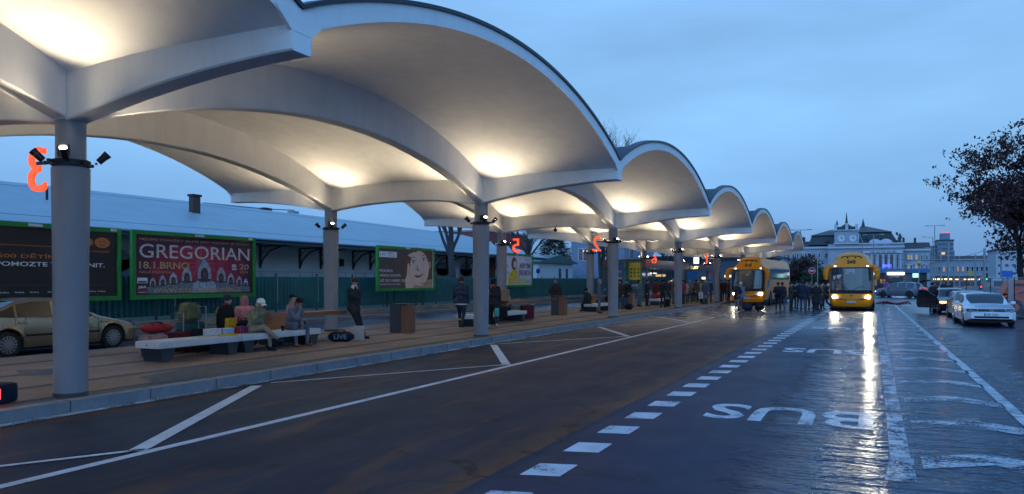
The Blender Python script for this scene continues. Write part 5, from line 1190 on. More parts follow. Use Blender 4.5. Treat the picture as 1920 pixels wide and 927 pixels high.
# ================================================================== BENCHES, BINS, LUGGAGE
import numpy as np
WB = mat('bench_white_concrete', (.50, .51, .53), .6, 0, .12, 3, .2, 40); DL = mat('bench_dark_leg', (.03, .035, .045), .5, .2, .1); WOOD = mat('bench_slat_wood', (.22, .095, .04), .55, 0, .3, 3, .2, 20, stretch=(1, 1, 8)); WOODD = mat('bin_wood', (.17, .07, .035), .55, 0, .3, 4, .1, 20, stretch=(6, 6, 1))
def bench(lab, x, y, l1, l2, ramp=True, z0=.15, rh=.72, patchy=False):
    t = thing('bench', lab, 'bench', (x, y, z0), group='platform benches')
    a = 0
    for i, l in enumerate((l1, l2)):
        if l <= 0: continue
        m = MB(); m.rbox(-.31, .31, a, a+l-.01, .25, .375, .012); s_ = m.build('seat', WB, t)
        if i == 0: m = MB(); m.cyl((-.0, -.004, .31), (0, .001, .31), .016, None, 10); m.build('bolt', BLK, s_)
        for q in (.10, l-.34):
            m = MB(); P = [(a+q, .248), (a+q+.30, .248), (a+q+.23, 0), (a+q+.04, 0)] if q > 1 else [(a+q-.02, .248), (a+q+.30, .248), (a+q+.24, 0), (a+q+.05, 0)]
            m.prism([(p, z) for p, z in P], -.26, .26, 'x'); m.build('leg', DL, t)
        a += l
    if ramp:
        y1 = a-.75; b = a-.1; c = b+1.9
        x0, x1 = -.98, -.34
        for i in range(9):
            xx = x0+(x1-x0)*i/9; w = (x1-x0)/9-.012
            m = MB(); P = [(y1, .30), (y1+.1, .24), (b+.02, rh-.10), (c, rh-.10), (c, rh), (b-.05, rh), (y1, .36)]
            m.prism([(p, z) for p, z in P], xx, xx+w, 'x'); m.build('slat', WOOD, t)
        m = MB(); m.prism([(b+.05, rh-.103), (b+.2, rh-.103), (b+.17, 0), (b+.09, 0)], x0+.03, x1-.03, 'x'); m.build('leg', DL, t)
        m = MB(); m.prism([(y1+.02, .235), (y1+.25, .4), (y1+.2, 0), (y1+.05, 0)], x0+.03, x1-.03, 'x'); m.build('leg', DL, t)
    return t
bench('long white slab bench with a wooden slatted ramp, nearest to the camera', -11.90, 9.5, 2.0, 2.45)
bench('white slab bench with wooden ramp behind the second front column', -11.75, 21.1, 1.6, 2.6)
bench('white slab bench beside the man in the denim jacket', -11.85, 33.4, 2.2, 0, True)
bench('white slab bench farthest along, beyond the third column', -11.50, 43.6, 2.2, 0, False)
def bin_(lab, x, y, rz, sticker=False):
    t = thing('litter_bin', lab, 'litter bin', (x, y, .15), rz, group='litter bins on the platform')
    m = MB(); m.box(-.3, .05, -.22, .22, 0, .80); m.build('steel_shell', DL, t); m = MB(); m.box(.052, .28, -.20, .20, 0, .78); m.build('wood_cladding', WOODD, t)
    m = MB(); m.box(-.31, .29, -.23, .23, .802, .825); m.build('lid', BLK, t)
    if sticker: m = MB(); m.box(-.22, -.05, -.224, -.2205, .68, .73); m.build('sticker', mat('sticker_red', (.5, .05, .05)), t)
bin_('tall dark litter bin with wooden side left of the woman portrait billboard', -12.05, 18.05, R(0))
bin_('dark litter bin with red sticker near the woman in long coat', -12.0, 29.9, R(0), True)
bin_('dark litter bin with wooden side right of the third front column', -11.85, 39.6, R(0))
# luggage
def suitcase(nm, lab, loc, rz, w, d, h, m_, handle=.0, tilt=0, cat='suitcase', grp=None, wheels=True, detail=None):
    t = thing(nm, lab, cat, loc, rz, grp); Mt = Matrix.Rotation(tilt, 4, 'X')
    m = MB(); m.rbox(-w/2, w/2, -d/2, d/2, .03, h, min(w, d, h)*.18); b = m.build('shell', m_, t, M=Mt)
    m = MB(); m.rbox(-w*.36, w*.36, -d/2-.02, -d/2+.02, h*.15, h*.6, .02); m.build('pocket', m_, b, M=Mt)
    if handle:
        m = MB(); m.tube([(-w*.25, 0, h-.02), (-w*.25, 0, h+handle), (w*.25, 0, h+handle), (w*.25, 0, h-.02)], .012, 6); m.build('handle', STEEL, t, M=Mt)
    if wheels:
        for s in (-1, 1): m = MB(); m.cyl((s*w*.38-.015, 0, .03), (s*w*.38+.015, 0, .03), .03, None, 10); m.build('wheel', RUB, t, M=Mt)
    m = MB(); m.tube([(-w*.12, 0, h-.01), (-w*.1, 0, h+.03), (w*.1, 0, h+.03), (w*.12, 0, h-.01)], .012, 6); m.build('grip', BLK, t, M=Mt)
    return t
def duffel(nm, lab, loc, rz, L, r, m_, strap=True, cat='bag', squash=.8):
    t = thing(nm, lab, cat, loc, rz); m = MB()
    rs = [.35, .8, .97, 1.0, 1.0, .99, .95, .78, .35]; P = []
    for i, k in enumerate(rs):
        x = -L/2+L*i/8; P.append([(x, r*k*math.cos(a)*(1+.04*math.sin(3*a+i)), r*squash+r*squash*k*math.sin(a)*(1+.05*math.cos(2*a+i*1.7))) for a in [2*PI*j/16 for j in range(16)]])
    m.grid(P, 0, True, True); m.add(P[0], [list(range(16))]); m.add(P[-1], [list(range(16))[::-1]]); b = m.build('bag_body', m_, t, sharp=60, fix=True)
    for s in (-1, 1):
        m = MB(); m.tube([(-L*.2, s*r*.8, r*squash*1.3), (-L*.15, s*r*.3, r*squash*2.15), (0, s*r*.12, r*squash*2.32), (L*.15, s*r*.3, r*squash*2.15), (L*.2, s*r*.8, r*squash*1.3)], .013, 6); m.build('handle', BLK, t)
    return t
def backpack(nm, lab, loc, rz, w, d, h, m_, m2=None, tilt=0):
    t = thing(nm, lab, 'backpack', loc, rz); m = MB(); P = []; Mt = Matrix.Rotation(tilt, 4, 'X')
    for i, (z, k) in enumerate(((0, .75), (.06, .95), (.3, 1.05), (.6, 1.0), (.85, .85), (.97, .55), (1.0, .2))):
        P.append([(w/2*k*math.copysign(abs(math.cos(a))**.6, math.cos(a)), d/2*k*math.copysign(abs(math.sin(a))**.6, math.sin(a)), z*h) for a in [2*PI*j/16 for j in range(16)]])
    m.grid(P, 0, True, True); m.add(P[0], [list(range(16))[::-1]]); m.add(P[-1], [list(range(16))]); b = m.build('bag_body', m_, t, sharp=60, M=Mt, fix=True)
    m = MB(); m.rbox(-w*.34, w*.34, -d*.72, -d*.3, h*.1, h*.5, .03); m.build('pocket', m2 or m_, b, M=Mt)
    for s in (-1, 1): m = MB(); m.tube([(s*w*.25, d*.45, h*.9), (s*w*.33, d*.75, h*.6), (s*w*.3, d*.5, h*.15)], .018, 6); m.build('strap', m2 or BLK, t, M=Mt)
    return t
REDB = cloth('red_nylon', (.28, .02, .025)); MAR = cloth('maroon_fabric', (.09, .012, .025)); TEAL = cloth('teal_fabric', (.02, .07, .08)); OLIV = cloth('olive_canvas', (.10, .105, .055)); NAVY = cloth('navy_nylon', (.012, .016, .035)); BKC = cloth('black_cloth', (.012, .012, .015)); PLAID = cloth('plaid_bag', (.25, .16, .17), .6); YC = cloth('yellow_panel', (.55, .33, .02)); PNK = cloth('pink_wool', (.36, .12, .13)); WHC = cloth('white_cloth', (.5, .5, .52))
suitcase('suitcase', 'pale plaid check bag on the ground at the near end of the bench', (-12.78, 10.35, .15), R(60), .5, .3, .42, PLAID, 0, 0, 'suitcase')
duffel('duffel_bag', 'bright red duffel bag lying on top of the plaid bag', (-12.80, 10.45, .60), R(75), .62, .115, REDB)
suitcase('suitcase', 'dark maroon suitcase with raised handle right of the red duffel', (-12.85, 11.0, .15), R(80), .48, .28, .44, MAR, .38)
suitcase('suitcase', 'large teal suitcase under the olive rucksack', (-13.0, 11.45, .15), R(80), .5, .3, .62, TEAL, 0)
backpack('rucksack', 'bulging olive green rucksack resting on the teal suitcase', (-13.0, 11.42, .79), R(80), .42, .32, .40, OLIV)
suitcase('suitcase', 'black suitcase with coppery telescopic handle behind the bench', (-12.55, 11.35, .15), R(85), .36, .24, .5, BKC, .45)
backpack('rucksack', 'black rucksack with bright yellow panel standing behind the bench', (-12.55, 11.98, .56), R(88), .38, .26, .56, BKC, YC)
suitcase('suitcase', 'black trolley case supporting the yellow and black rucksack', (-12.55, 12.0, .15), R(88), .42, .26, .40, BKC, 0)
duffel('bag', 'black soft bag lying between the yellow rucksack and woman with beanie', (-12.45, 12.45, .5), R(90), .4, .17, BKC)
suitcase('suitcase', 'black case on the ground beneath the soft black bag', (-12.5, 12.5, .15), R(88), .4, .26, .34, BKC, 0)
t = thing('food_carton', 'white takeaway carton on the nearest bench', 'box', (-12.05, 11.15, .527)); m = MB(); m.rbox(-.09, .09, -.16, .16, 0, .13, .015); m.build('carton', WHC, t); m = MB(); m.box(-.092, .092, -.162, .162, .131, .137); m.build('lid', WHITEP, t)
t = thing('food_carton', 'pale blue plastic tub beside the white carton', 'box', (-12.05, 11.50, .527)); m = MB(); m.rbox(-.09, .09, -.15, .15, 0, .12, .015); m.build('tub', mat('pale_blue_plastic', (.22, .38, .52), .4), t); m = MB(); m.box(-.094, .094, -.154, .154, .121, .128); m.build('lid', WHITEP, t)
t = thing('hand_bag', 'small red striped bag on the bench right of the blue tub', 'bag', (-12.05, 11.9, .527)); m = MB(); m.rbox(-.09, .09, -.15, .15, 0, .14, .03); m.build('bag_body', REDB, t)
for i, yy in enumerate((-.09, .0, .09)): m = MB(); m.rbox(-.092, .094, yy-.01, yy+.01, .001, .143, .003); m.build('stripe', mat('stripe_blue', (.03, .06, .3)), t)
t = thing('snack_packet', 'flat yellow snack packet lying on the bench edge', 'packet', (-11.78, 11.3, .527)); m = MB(); m.rbox(-.05, .05, -.24, .24, 0, .03, .01); m.build('packet', YC, t)
t = thing('coffee_cup', 'dark paper coffee cup standing on the bench between the two men', 'cup', (-11.75, 12.85, .527)); m = MB(); m.lathe([(.026, 0), (.038, .10)], n=14); m.build('cup', BKC, t); m = MB(); m.lathe([(.040, .10), (.040, .115), (.03, .12)], n=14); m.build('lid', BLK, t)
t = duffel('duffel_bag', 'black sports bag lettered LIVE on the paving beneath the leaning man', (-11.62, 14.72, .15), R(38), .62, .16, NAVY)
text('LIVE', 'lettering', mat('bag_letter', (.12, .17, .22)), t, frame((-.02, -.172, .13), (1, 0, 0), (0, 0, 1)), h=.11, w=.30, ext=.004, bold=.02)
t = thing('newspaper_bag', 'upright pale printed paper bag behind the LIVE sports bag', 'bag', (-11.50, 15.25, .15), R(38)); m = MB(); m.rbox(-.14, .14, -.06, .06, 0, .36, .01); m.build('paper_bag', mat('newsprint', (.42, .38, .33), .8, 0, .35, 22), t); m = MB(); m.tube([(-.06, 0, .36), (-.04, 0, .44), (.04, 0, .44), (.06, 0, .36)], .008, 5); m.build('handle', BLK, t)
suitcase('suitcase', 'maroon suitcase standing past the second bench', (-11.75, 26.0, .15), R(60), .48, .3, .55, MAR, .0)
t = thing('paper_parcel', 'brown cardboard box with string handles on the second wooden shelf', 'box', (-12.4, 25.0, .873)); m = MB(); m.rbox(-.24, .24, -.3, .3, 0, .44, .01); m.build('carton', mat('brown_cardboard', (.26, .16, .09), .8, 0, .15), t)
m = MB(); m.tube([(0, -.1, .44), (0, -.06, .5), (0, .06, .5), (0, .1, .44)], .012, 5); m.build('handle', WHC, t)
t = thing('plastic_bag', 'small crumpled white plastic bag beside the cardboard box', 'bag', (-12.35, 25.55, .873)); m = MB(); m.ell((0, 0, .11), (.09, .11, .12), 0, None, 9, 6); m.build('bag_body', WHC, t)
suitcase('suitcase', 'black wheeled cabin case beside the man at the far bench', (-10.15, 41.2, .15), 0, .32, .24, .45, BKC, .12)
for i, (dx, lab) in enumerate(((0, 'dark blue holdall on the road beside the cap wearing man'), (.55, 'round black bag on the road right of the dark blue holdall'))):
    duffel('duffel_bag', lab, (-5.95+dx, 42.0+dx*.5, 0), R(20+40*i), .5, .22, NAVY if i == 0 else BKC, squash=.85)
duffel('bag', 'dark bag on the paving behind the third front column', (-11.0, 36.8, .15), R(10), .4, .2, BKC)
t = thing('red_bags', 'pile of red bags heaped on the far bench', 'bag', (-11.9, 45.6, .53)); m = MB(); m.ell((0, 0, .13), (.3, .35, .14)); m.ell((.1, .4, .1), (.2, .2, .11)); m.build('bag_body', REDB, t); m = MB(); m.ell((.1, .2, .27), (.1, .13, .07)); m.build('yellow_top', YC, t)
t = thing('road_debris', 'crumpled red barrier lying on the wet road behind the right coach', 'debris', (1.25, 57, 0)); m = MB()
for i in range(9): a = i*.7; m.tube([(-.9+i*.2, .2*math.sin(a), .06), (-.6+i*.2, .25*math.cos(a), .12+.08*math.sin(i)), (-.4+i*.2, .1, .05)], .06, 5)
m.build('barrier', mat('debris_red', (.25, .02, .02)), t)
t = thing('tail_lit_case', 'dark case with a red glowing lamp at the left picture edge', 'case', (-9.62, 5.55, .15), R(20)); m = MB(); m.rbox(-.25, .16, -.2, .2, .0, .24, .05); m.build('shell', NAVY, t); m = MB(); m.rbox(.10, .17, -.215, -.10, .06, .20, .02); m.build('lamp', glow('red_marker', (1, .04, .03), 4), t)
# ticket validator post
t = thing('ticket_machine', 'slim yellow ticket machine with black base beside the fifth column', 'machine', (-9.62, 48.7, .15)); m = MB(); m.rbox(-.2, .2, -.16, .16, 0, .36, .02); m.build('base', BLK, t); m = MB(); m.rbox(-.2, .2, -.16, .16, .362, .62, .02); m.build('orange_band', mat('machine_yellow', (.60, .30, .02), .4), t); m = MB(); m.rbox(-.2, .2, -.16, .16, .622, 1.28, .02); m.build('cabinet', mat('machine_pale_yellow', (.42, .32, .14), .5), t)
m = MB(); m.box(-.12, .12, -.165, -.1605, .85, 1.15); m.build('screen', CGL, t)

# ================================================================== PEOPLE
SKIN = mat('skin', (.46, .27, .20), .55, 0, .1, 12); SKIND = mat('skin_tan', (.27, .15, .10), .55, 0, .1, 12); HAIRS = {c: cloth('hair_'+c, v) for c, v in dict(black=(.012, .01, .009), brown=(.045, .025, .015), grey=(.24, .23, .22), blond=(.28, .18, .09)).items()}
def V3(*a): return Vector(a)
ARMS = {  # elbow, wrist, relative to the shoulder of the right arm (x mirrored for the left)
 'down': ((.05, -.02, -.28), (.04, .06, -.53)), 'pocket': ((.10, -.07, -.26), (.02, .07, -.43)), 'chest': ((.07, .02, -.27), (-.09, .25, -.20)), 'phone': ((.10, .20, -.20), (-.07, .13, .08)),
 'mouth': ((.05, .22, -.22), (-.13, .24, .04)), 'lap': ((.06, .02, -.27), (-.05, .25, -.33)), 'bag': ((.07, .0, -.29), (.07, .03, -.55)), 'fwd': ((.04, .16, -.24), (.0, .40, -.14)), 'cross': ((.07, .06, -.25), (-.22, .20, -.16)), 'swing': ((.06, .12, -.25), (.03, .33, -.38)), 'back': ((.07, -.16, -.23), (.05, -.22, -.46)), 'knee': ((.07, .10, -.26), (.0, .34, -.33))}
CC = {}
def ccloth(c):
    k = tuple(round(x, 3) for x in c)
    if k not in CC: CC[k] = cloth('clothing_%d_%d_%d' % tuple(int(x*1000) for x in k), tuple(min(.7, x*1.35+.004) for x in c))
    return CC[k]
def person(lab, loc, f, pose='stand', arms=('down', 'down'), coat=(.02, .02, .025), legs=(.015, .016, .022), hair='brown', style='short', hat=None, hatc=None, h=1.74, long=False, vox=.021, skin=None, shoe=(.015, .014, .013), lean=0, turn=0, nod=0, scarf=None, bulk=1.0, group=None, seed=0, seath=None, legtuck=0, wide=1.0):
    t = thing('person', lab, 'person', loc, R(f), group); s = h/1.74/K; prims = []   # (p0, p1, r0, r1, kind)
    def pr(a, b, r0, r1, k): prims.append((Vector(a), Vector(b), r0, r1, k))
    hipz = .92; hip = V3(0, 0, hipz); yaw_l = []
    rr = random.Random(seed)
    if pose == 'sit':
        hz = seath if seath else .49; hip = V3(0, 0, hz+.06)
        L_ = [(V3(sx_*.095, 0, hip.z), V3(sx_*(.13*wide), .42, hz+.07+.02*sx_), V3(sx_*(.12*wide), .45-legtuck, .09), ) for sx_ in (-1, 1)]
        if legtuck == 9: L_ = [(V3(-.095, 0, hip.z), V3(-.12, .42, hz+.07), V3(-.14, .46, .09)), (V3(.095, 0, hip.z), V3(.04, .44, hz+.15), V3(-.22, .62, .27))]
    elif pose == 'lean':
        hip = V3(0, -.02, .90); L_ = [(V3(-.095, 0, .90), V3(-.11, .16, .50), V3(-.10, .34, .09)), (V3(.095, 0, .90), V3(.08, .24, .50), V3(-.02, .30, .09))]
    elif pose == 'walk':
        hip = V3(0, .02, .90); L_ = [(V3(-.09, .02, .90), V3(-.10, .20, .50), V3(-.10, .26, .10)), (V3(.09, .02, .90), V3(.10, -.02, .48), V3(.10, -.30, .16))]
    else:
        a = rr.uniform(-.03, .05); L_ = [(V3(-.09, 0, .91), V3(-.11, .02+a, .49), V3(-.12, -.01+a, .09)), (V3(.09, 0, .91), V3(.11, .02-a, .49), V3(.12, -.01-a, .09))]
    la = R(lean); up = V3(0, math.sin(la), math.cos(la)); fw = V3(0, math.cos(la), -math.sin(la))
    chest = hip+up*.36; neck = hip+up*.56; head = neck+up*.155+fw*.03; b = bulk
    # head and neck
    hr = Matrix.Rotation(R(turn), 3, 'Z') @ Matrix.Rotation(-R(nod)-la*.4, 3, 'X')
    fwd = hr @ V3(0, 1, 0); hup = hr @ V3(0, 0, 1); hsd = hr @ V3(1, 0, 0)
    pr(neck-up*.05, head-hup*.05, .058, .056, 'skin'); pr(head+hup*.035-fwd*.012, head+hup*.03+fwd*.012, .088, .082, 'skin'); pr(head-hup*.05+fwd*.03, head-hup*.075+fwd*.045, .058, .040, 'skin')
    pr(head-hup*.0+fwd*.095, head-hup*.03+fwd*.108, .011, .017, 'skin'); pr(head+hup*.028+fwd*.080-hsd*.035, head+hup*.028+fwd*.080+hsd*.035, .014, .014, 'skin')
    pr(head-hup*.062+fwd*.078-hsd*.02, head-hup*.062+fwd*.078+hsd*.02, .011, .011, 'skin')
    for q in (-1, 1): pr(head+hsd*q*.085-hup*.005, head+hsd*q*.09+hup*.02-fwd*.01, .014, .016, 'skin')
    # torso
    pr(hip-up*.02-V3(.07, 0, 0), hip-up*.02+V3(.07, 0, 0), .115*b, .115*b, 'coat' ); pr(hip+up*.12-V3(.06, 0, 0), hip+up*.12+V3(.06, 0, 0), .115*b, .115*b, 'coat')
    pr(chest-up*.08-V3(.08, 0, 0), chest-up*.08+V3(.08, 0, 0), .125*b, .125*b, 'coat'); pr(chest+up*.06-V3(.085, 0, 0), chest+up*.06+V3(.085, 0, 0), .115*b, .115*b, 'coat')
    pr(neck-up*.06-V3(.12, 0, 0), neck-up*.06+V3(.12, 0, 0), .068*b, .068*b, 'coat'); pr(neck-up*.02, neck+up*.02, .075, .066, 'coat')
    if scarf: pr(neck+up*.02-V3(.03, 0, 0)+fw*.02, neck+up*.02+V3(.03, 0, 0)+fw*.02, .075, .075, 'scarf')
    if long or pose in ('stand', 'walk', 'lean'):
        e = .34 if long else .12
        for q in (-1, 1):
            k_ = (L_[0] if q < 0 else L_[1]); d = (k_[1]-k_[0]).normalized()
            pr(k_[0]+V3(q*.01, 0, .0), k_[0]+d*e+V3(-q*.02, 0, 0), .125*b, (.135 if long else .115)*b, 'coat')
        if long: pr(hip-up*.1, hip-up*.36, .13*b, .13*b, 'coat')
    for q, (a, kn, an) in zip((-1, 1), L_):
        pr(a, kn, .092*b, .066, 'legs'); pr(kn, an+V3(0, 0, .03), .064, .050, 'legs')
        toe = an+V3(q*.02, .16, -.055) if an.z < .2 and pose != 'walk' or q < 0 else an+V3(q*.01, .13, -.085)
        if pose == 'sit' and legtuck == 9 and q > 0: toe = an+V3(-.06, .13, -.04)
        pr(an+V3(0, -.03, -.045), toe, .042, .036, 'shoe'); pr(an+V3(0, 0, .0), an+V3(0, -.03, -.04), .046, .042, 'shoe')
    wr = []
    for q, nm in zip((-1, 1), arms):
        sh = neck-up*.075+V3(q*.185*(.5+.5*b), 0, 0); e, w = ARMS[nm]
        el = sh+V3(q*e[0], 0, 0)+fw*e[1]+up*e[2]; wi = sh+V3(q*w[0], 0, 0)+fw*w[1]+up*w[2]
        if nm in ('phone', 'mouth'):
            wi = (head+hsd*q*.115+fwd*.02-hup*.07) if nm == 'phone' else (head+fwd*.14-hup*.12+hsd*q*.02); el = (sh+wi)/2+V3(q*.06, .10, -.21)
        pr(sh, el, .066*b, .054*b, 'coat'); pr(el, wi, .054*b, .040, 'coat'); wr.append(wi)
        d = (wi-el).normalized(); tgt = wi+d*.08
        if nm in ('phone', 'mouth'): d = (V3(0, 0, 1)*.8+(head-wi).normalized()*.5).normalized()
        sd = d.cross(V3(0, 1, .2)).normalized() if abs(d.y) < .8 else d.cross(V3(0, 0, 1)).normalized()
        nrm = d.cross(sd)
        pr(wi, wi+d*.05, .030, .034, 'skin'); pr(wi+d*.045-sd*.022, wi+d*.045+sd*.022, .018, .018, 'skin')
        for i, (o_, l_) in enumerate(((-.030, .058), (-.010, .070), (.011, .066), (.031, .050))):
            p0 = wi+d*.06+sd*o_; p1 = p0+d*l_*.55+nrm*.008; p2 = p1+d*l_*.35+nrm*.024; rf = .0105 if vox < .016 else .013
            pr(p0, p1, rf, rf*.95, 'skin'); pr(p1, p2, rf*.95, rf*.8, 'skin')
        p0 = wi+d*.02-sd*.03; pr(p0, p0+d*.04-sd*.025+nrm*.01, .014, .012, 'skin')
    mb = MB()
    for a, c, r0, r1, k in prims: mb.cap(a, c, r0, r1, 0, 10 if vox < .016 else 8)
    me = bpy.data.meshes.new('tmp'); me.from_pydata([tuple(v) for v in mb.v], [], mb.f); o = bpy.data.objects.new('tmp', me); COL.objects.link(o)
    rm = o.modifiers.new('r', 'REMESH'); rm.mode = 'VOXEL'; rm.voxel_size = vox; sm = o.modifiers.new('s', 'SMOOTH'); sm.factor = .5; sm.iterations = 2 if vox > .016 else 3
    dg = bpy.context.evaluated_depsgraph_get(); nm_ = bpy.data.meshes.new_from_object(o.evaluated_get(dg)); bpy.data.objects.remove(o); bpy.data.meshes.remove(me)
    n = len(nm_.vertices); co = np.empty(n*3); nm_.vertices.foreach_get('co', co); co = co.reshape(-1, 3)
    nf = len(nm_.polygons); fc = np.empty(nf*3); nm_.polygons.foreach_get('center', fc); fc = fc.reshape(-1, 3)
    kinds = ['skin', 'coat', 'legs', 'shoe', 'scarf']; best = np.full(nf, 1e9); idx = np.zeros(nf, int)
    for a, c, r0, r1, k in prims:
        a = np.array(a); c = np.array(c); d = c-a; L2 = max(1e-9, d@d); tt = np.clip(((fc-a)@d)/L2, 0, 1); dist = np.linalg.norm(fc-(a+tt[:, None]*d), axis=1)-(r0+(r1-r0)*tt)
        if k == 'coat': dist = dist-.004
        w_ = dist < best; best[w_] = dist[w_]; idx[w_] = kinds.index(k)
    # cloth folds
    if vox < .016:
        fold = np.sin(co[:, 2]*70+co[:, 0]*35+np.sin(co[:, 1]*40)*1.5)*.0022; cen = np.array(chest); d = co-cen; d[:, 2] = 0; d /= np.maximum(np.linalg.norm(d, axis=1), .03)[:, None]
        msk = (co[:, 2] < (neck.z-.02)); co += d*(fold*msk)[:, None]
    nm_.vertices.foreach_set('co', (co*s*K).ravel())
    sk = skin or SKIN; nm_.materials.clear()
    for q in (sk, ccloth(coat), ccloth(legs), ccloth(shoe), ccloth(scarf or coat)): nm_.materials.append(q)
    nm_.polygons.foreach_set('material_index', idx.astype(np.int32)); nm_.polygons.foreach_set('use_smooth', np.ones(nf, bool)); nm_.name = 'body'; nm_.update()
    body = bpy.data.objects.new('body', nm_); COL.objects.link(body); body.parent = t
    MSs = Matrix.Scale(s, 4); HM = hr.to_4x4(); HM.translation = head
    # hair and headwear sit on the head; u, v, w: side, forward, up
    def cap_shape(nm2, mt_, rx, ry, rz, zc, yc, zmin, front, n=14):
        m = MB(); P = []
        for i in range(9):
            ph = (PI/2)*(1-i/8); row = []
            for j in range(n):
                a = 2*PI*j/n; k = math.cos(ph)*1.0; z = math.sin(ph); lowz = zmin
                zz = z*rz if i < 8 else 0
                row.append((rx*k*math.cos(a), yc+ry*k*math.sin(a), zc+zz))
            P.append(row)
        lo = []
        for j in range(n):
            a = 2*PI*j/n; fr_ = max(0, math.sin(a)); lo.append((rx*.97*math.cos(a), yc+ry*.97*math.sin(a), zc+(zmin*(1-fr_)+front*fr_)))
        P.append(lo); m.grid(P, 0, True, True); return m.build(nm2, mt_, body, M=MSs @ HM, sharp=80)
    if hair and style != 'none' and hat not in ('wrap', 'hood'):
        if style == 'short': cap_shape('hair', HAIRS[hair], .094, .106, .092, .038, -.012, -.065, .022)
        elif style == 'bald': cap_shape('hair', HAIRS[hair], .093, .100, .02, .02, -.022, -.06, .0)
        elif style == 'long': cap_shape('hair', HAIRS[hair], .102, .112, .096, .036, -.016, -.22, .02)
        elif style == 'bun':
            cap_shape('hair', HAIRS[hair], .095, .106, .092, .038, -.012, -.06, .024); m = MB(); m.ell((0, -.12, .07), (.045,)*3); m.build('hair_bun', HAIRS[hair], body, M=MSs @ HM)
    if hat == 'beanie': cap_shape('hat', ccloth(hatc), .104, .115, .12, .045, -.008, -.045, .0)
    if hat == 'cap':
        cap_shape('hat', ccloth(hatc), .102, .113, .095, .048, -.008, -.035, -.005); m = MB(); P = [[(.075*math.sin(u_)*1.1, .09+.085*v_*math.cos(u_*.8), .045-.025*v_-.02*abs(math.sin(u_))) for u_ in [q*.35 for q in range(-4, 5)]] for v_ in (0, .5, 1)]
        m.grid(P, 0, True); m.build('hat_brim', ccloth(hatc), body, M=MSs @ HM)
    if hat in ('wrap', 'hood'):
        cap_shape('hood' if hat == 'hood' else 'headscarf', ccloth(hatc), .112, .122, .11, .03, -.014, -.16, .045)
    if hat == 'furhood':
        m = MB(); m.tube([(.13*math.cos(a), -.05+.10*math.sin(a), -.13+.03*math.sin(a)) for a in [2*PI*q/14 for q in range(15)]], .045, 7); m.build('fur_collar', ccloth(hatc), body, M=MSs @ HM)
    if vox < .016 and hat not in ('wrapb',):
        for q in (-1, 1):
            m = MB(); m.ell((q*.034, .093, .008), (.013, .008, .008)); m.build('eye', BLKP, body, M=MSs @ HM)
    t['_w'] = 0; del t['_w']
    return t, [MSs @ w.to_4d() for w in wr]
def carry(nm, lab, cat, x, y, z, m_, w=.3, d=.16, h=.36, rz=0):
    t = thing(nm, lab, cat, (x, y, z-h-.08), R(rz)); m = MB(); m.rbox(-w/2, w/2, -d/2, d/2, 0, h, min(w, d)*.25); m.build('bag_body', m_, t); m = MB(); m.tube([(-w*.3, 0, h-.02), (-w*.15, 0, h+.09), (w*.15, 0, h+.09), (w*.3, 0, h-.02)], .012, 6); m.build('handle', m_, t); return t
NV = .0125
# near group on the bench
person('seated man in white cap and khaki jacket holding a phone to his ear', (-12.0, 12.2, .15), -95, 'sit', ('pocket', 'phone'), (.14, .14, .09), (.20, .17, .12), 'black', 'short', 'cap', (.55, .55, .57), 1.74, vox=NV, lean=22, nod=8, seath=.43, legtuck=9, shoe=(.02, .02, .03), bulk=1.05)
person('seated dark haired man in grey jacket resting his hand against his mouth', (-11.98, 13.36, .15), -100, 'sit', ('lap', 'mouth'), (.11, .12, .15), (.08, .09, .12), 'black', 'short', None, None, 1.76, vox=NV, lean=26, nod=14, seath=.43, skin=SKIND, shoe=(.14, .07, .035), wide=1.5, legtuck=.02)
person('seated woman in dark beanie and red scarf behind the near bench', (-12.85, 12.2, .15), -55, 'sit', ('lap', 'lap'), (.035, .03, .035), (.02, .02, .03), 'black', 'none', 'beanie', (.02, .02, .035), 1.66, vox=NV, lean=6, turn=25, scarf=(.20, .015, .015), seath=.50)
person('person wrapped in a pink shawl and headscarf seen from behind', (-12.72, 12.72, .15), 60, 'sit', ('lap', 'lap'), (.42, .16, .17), (.07, .015, .03), 'brown', 'none', 'wrap', (.26, .11, .11), 1.64, vox=NV, lean=8, seath=.50, bulk=1.18)
person('person in a brown jacket bent over behind the white capped man', (-12.65, 13.35, .15), 75, 'sit', ('lap', 'lap'), (.15, .075, .045), (.04, .03, .03), 'brown', 'short', None, None, 1.6, vox=.016, lean=34, seath=.42, nod=30)
person('person in a pink jacket with arms raised behind the dark haired man', (-12.75, 14.15, .15), -70, 'sit', ('phone', 'lap'), (.30, .16, .15), (.04, .04, .05), 'black', 'bun', None, None, 1.66, vox=.016, lean=8, turn=-30, nod=-5, seath=.50)
person('man in black jacket with white hood leaning on the wooden shelf eating', (-12.02, 15.72, .15), -100, 'lean', ('pocket', 'mouth'), (.018, .018, .024), (.012, .012, .018), 'brown', 'short', None, None, 1.78, vox=NV, lean=4, nod=14, skin=SKIN, scarf=(.5, .5, .52), turn=-18)
person('child in a rust coloured hood wedged between the beanie woman and pink shawl', (-12.35, 12.75, .15), -80, 'sit', ('lap', 'lap'), (.17, .06, .04), (.03, .03, .04), 'brown', 'none', 'hood', (.17, .06, .04), 1.25, vox=.016, lean=12, seath=.50)
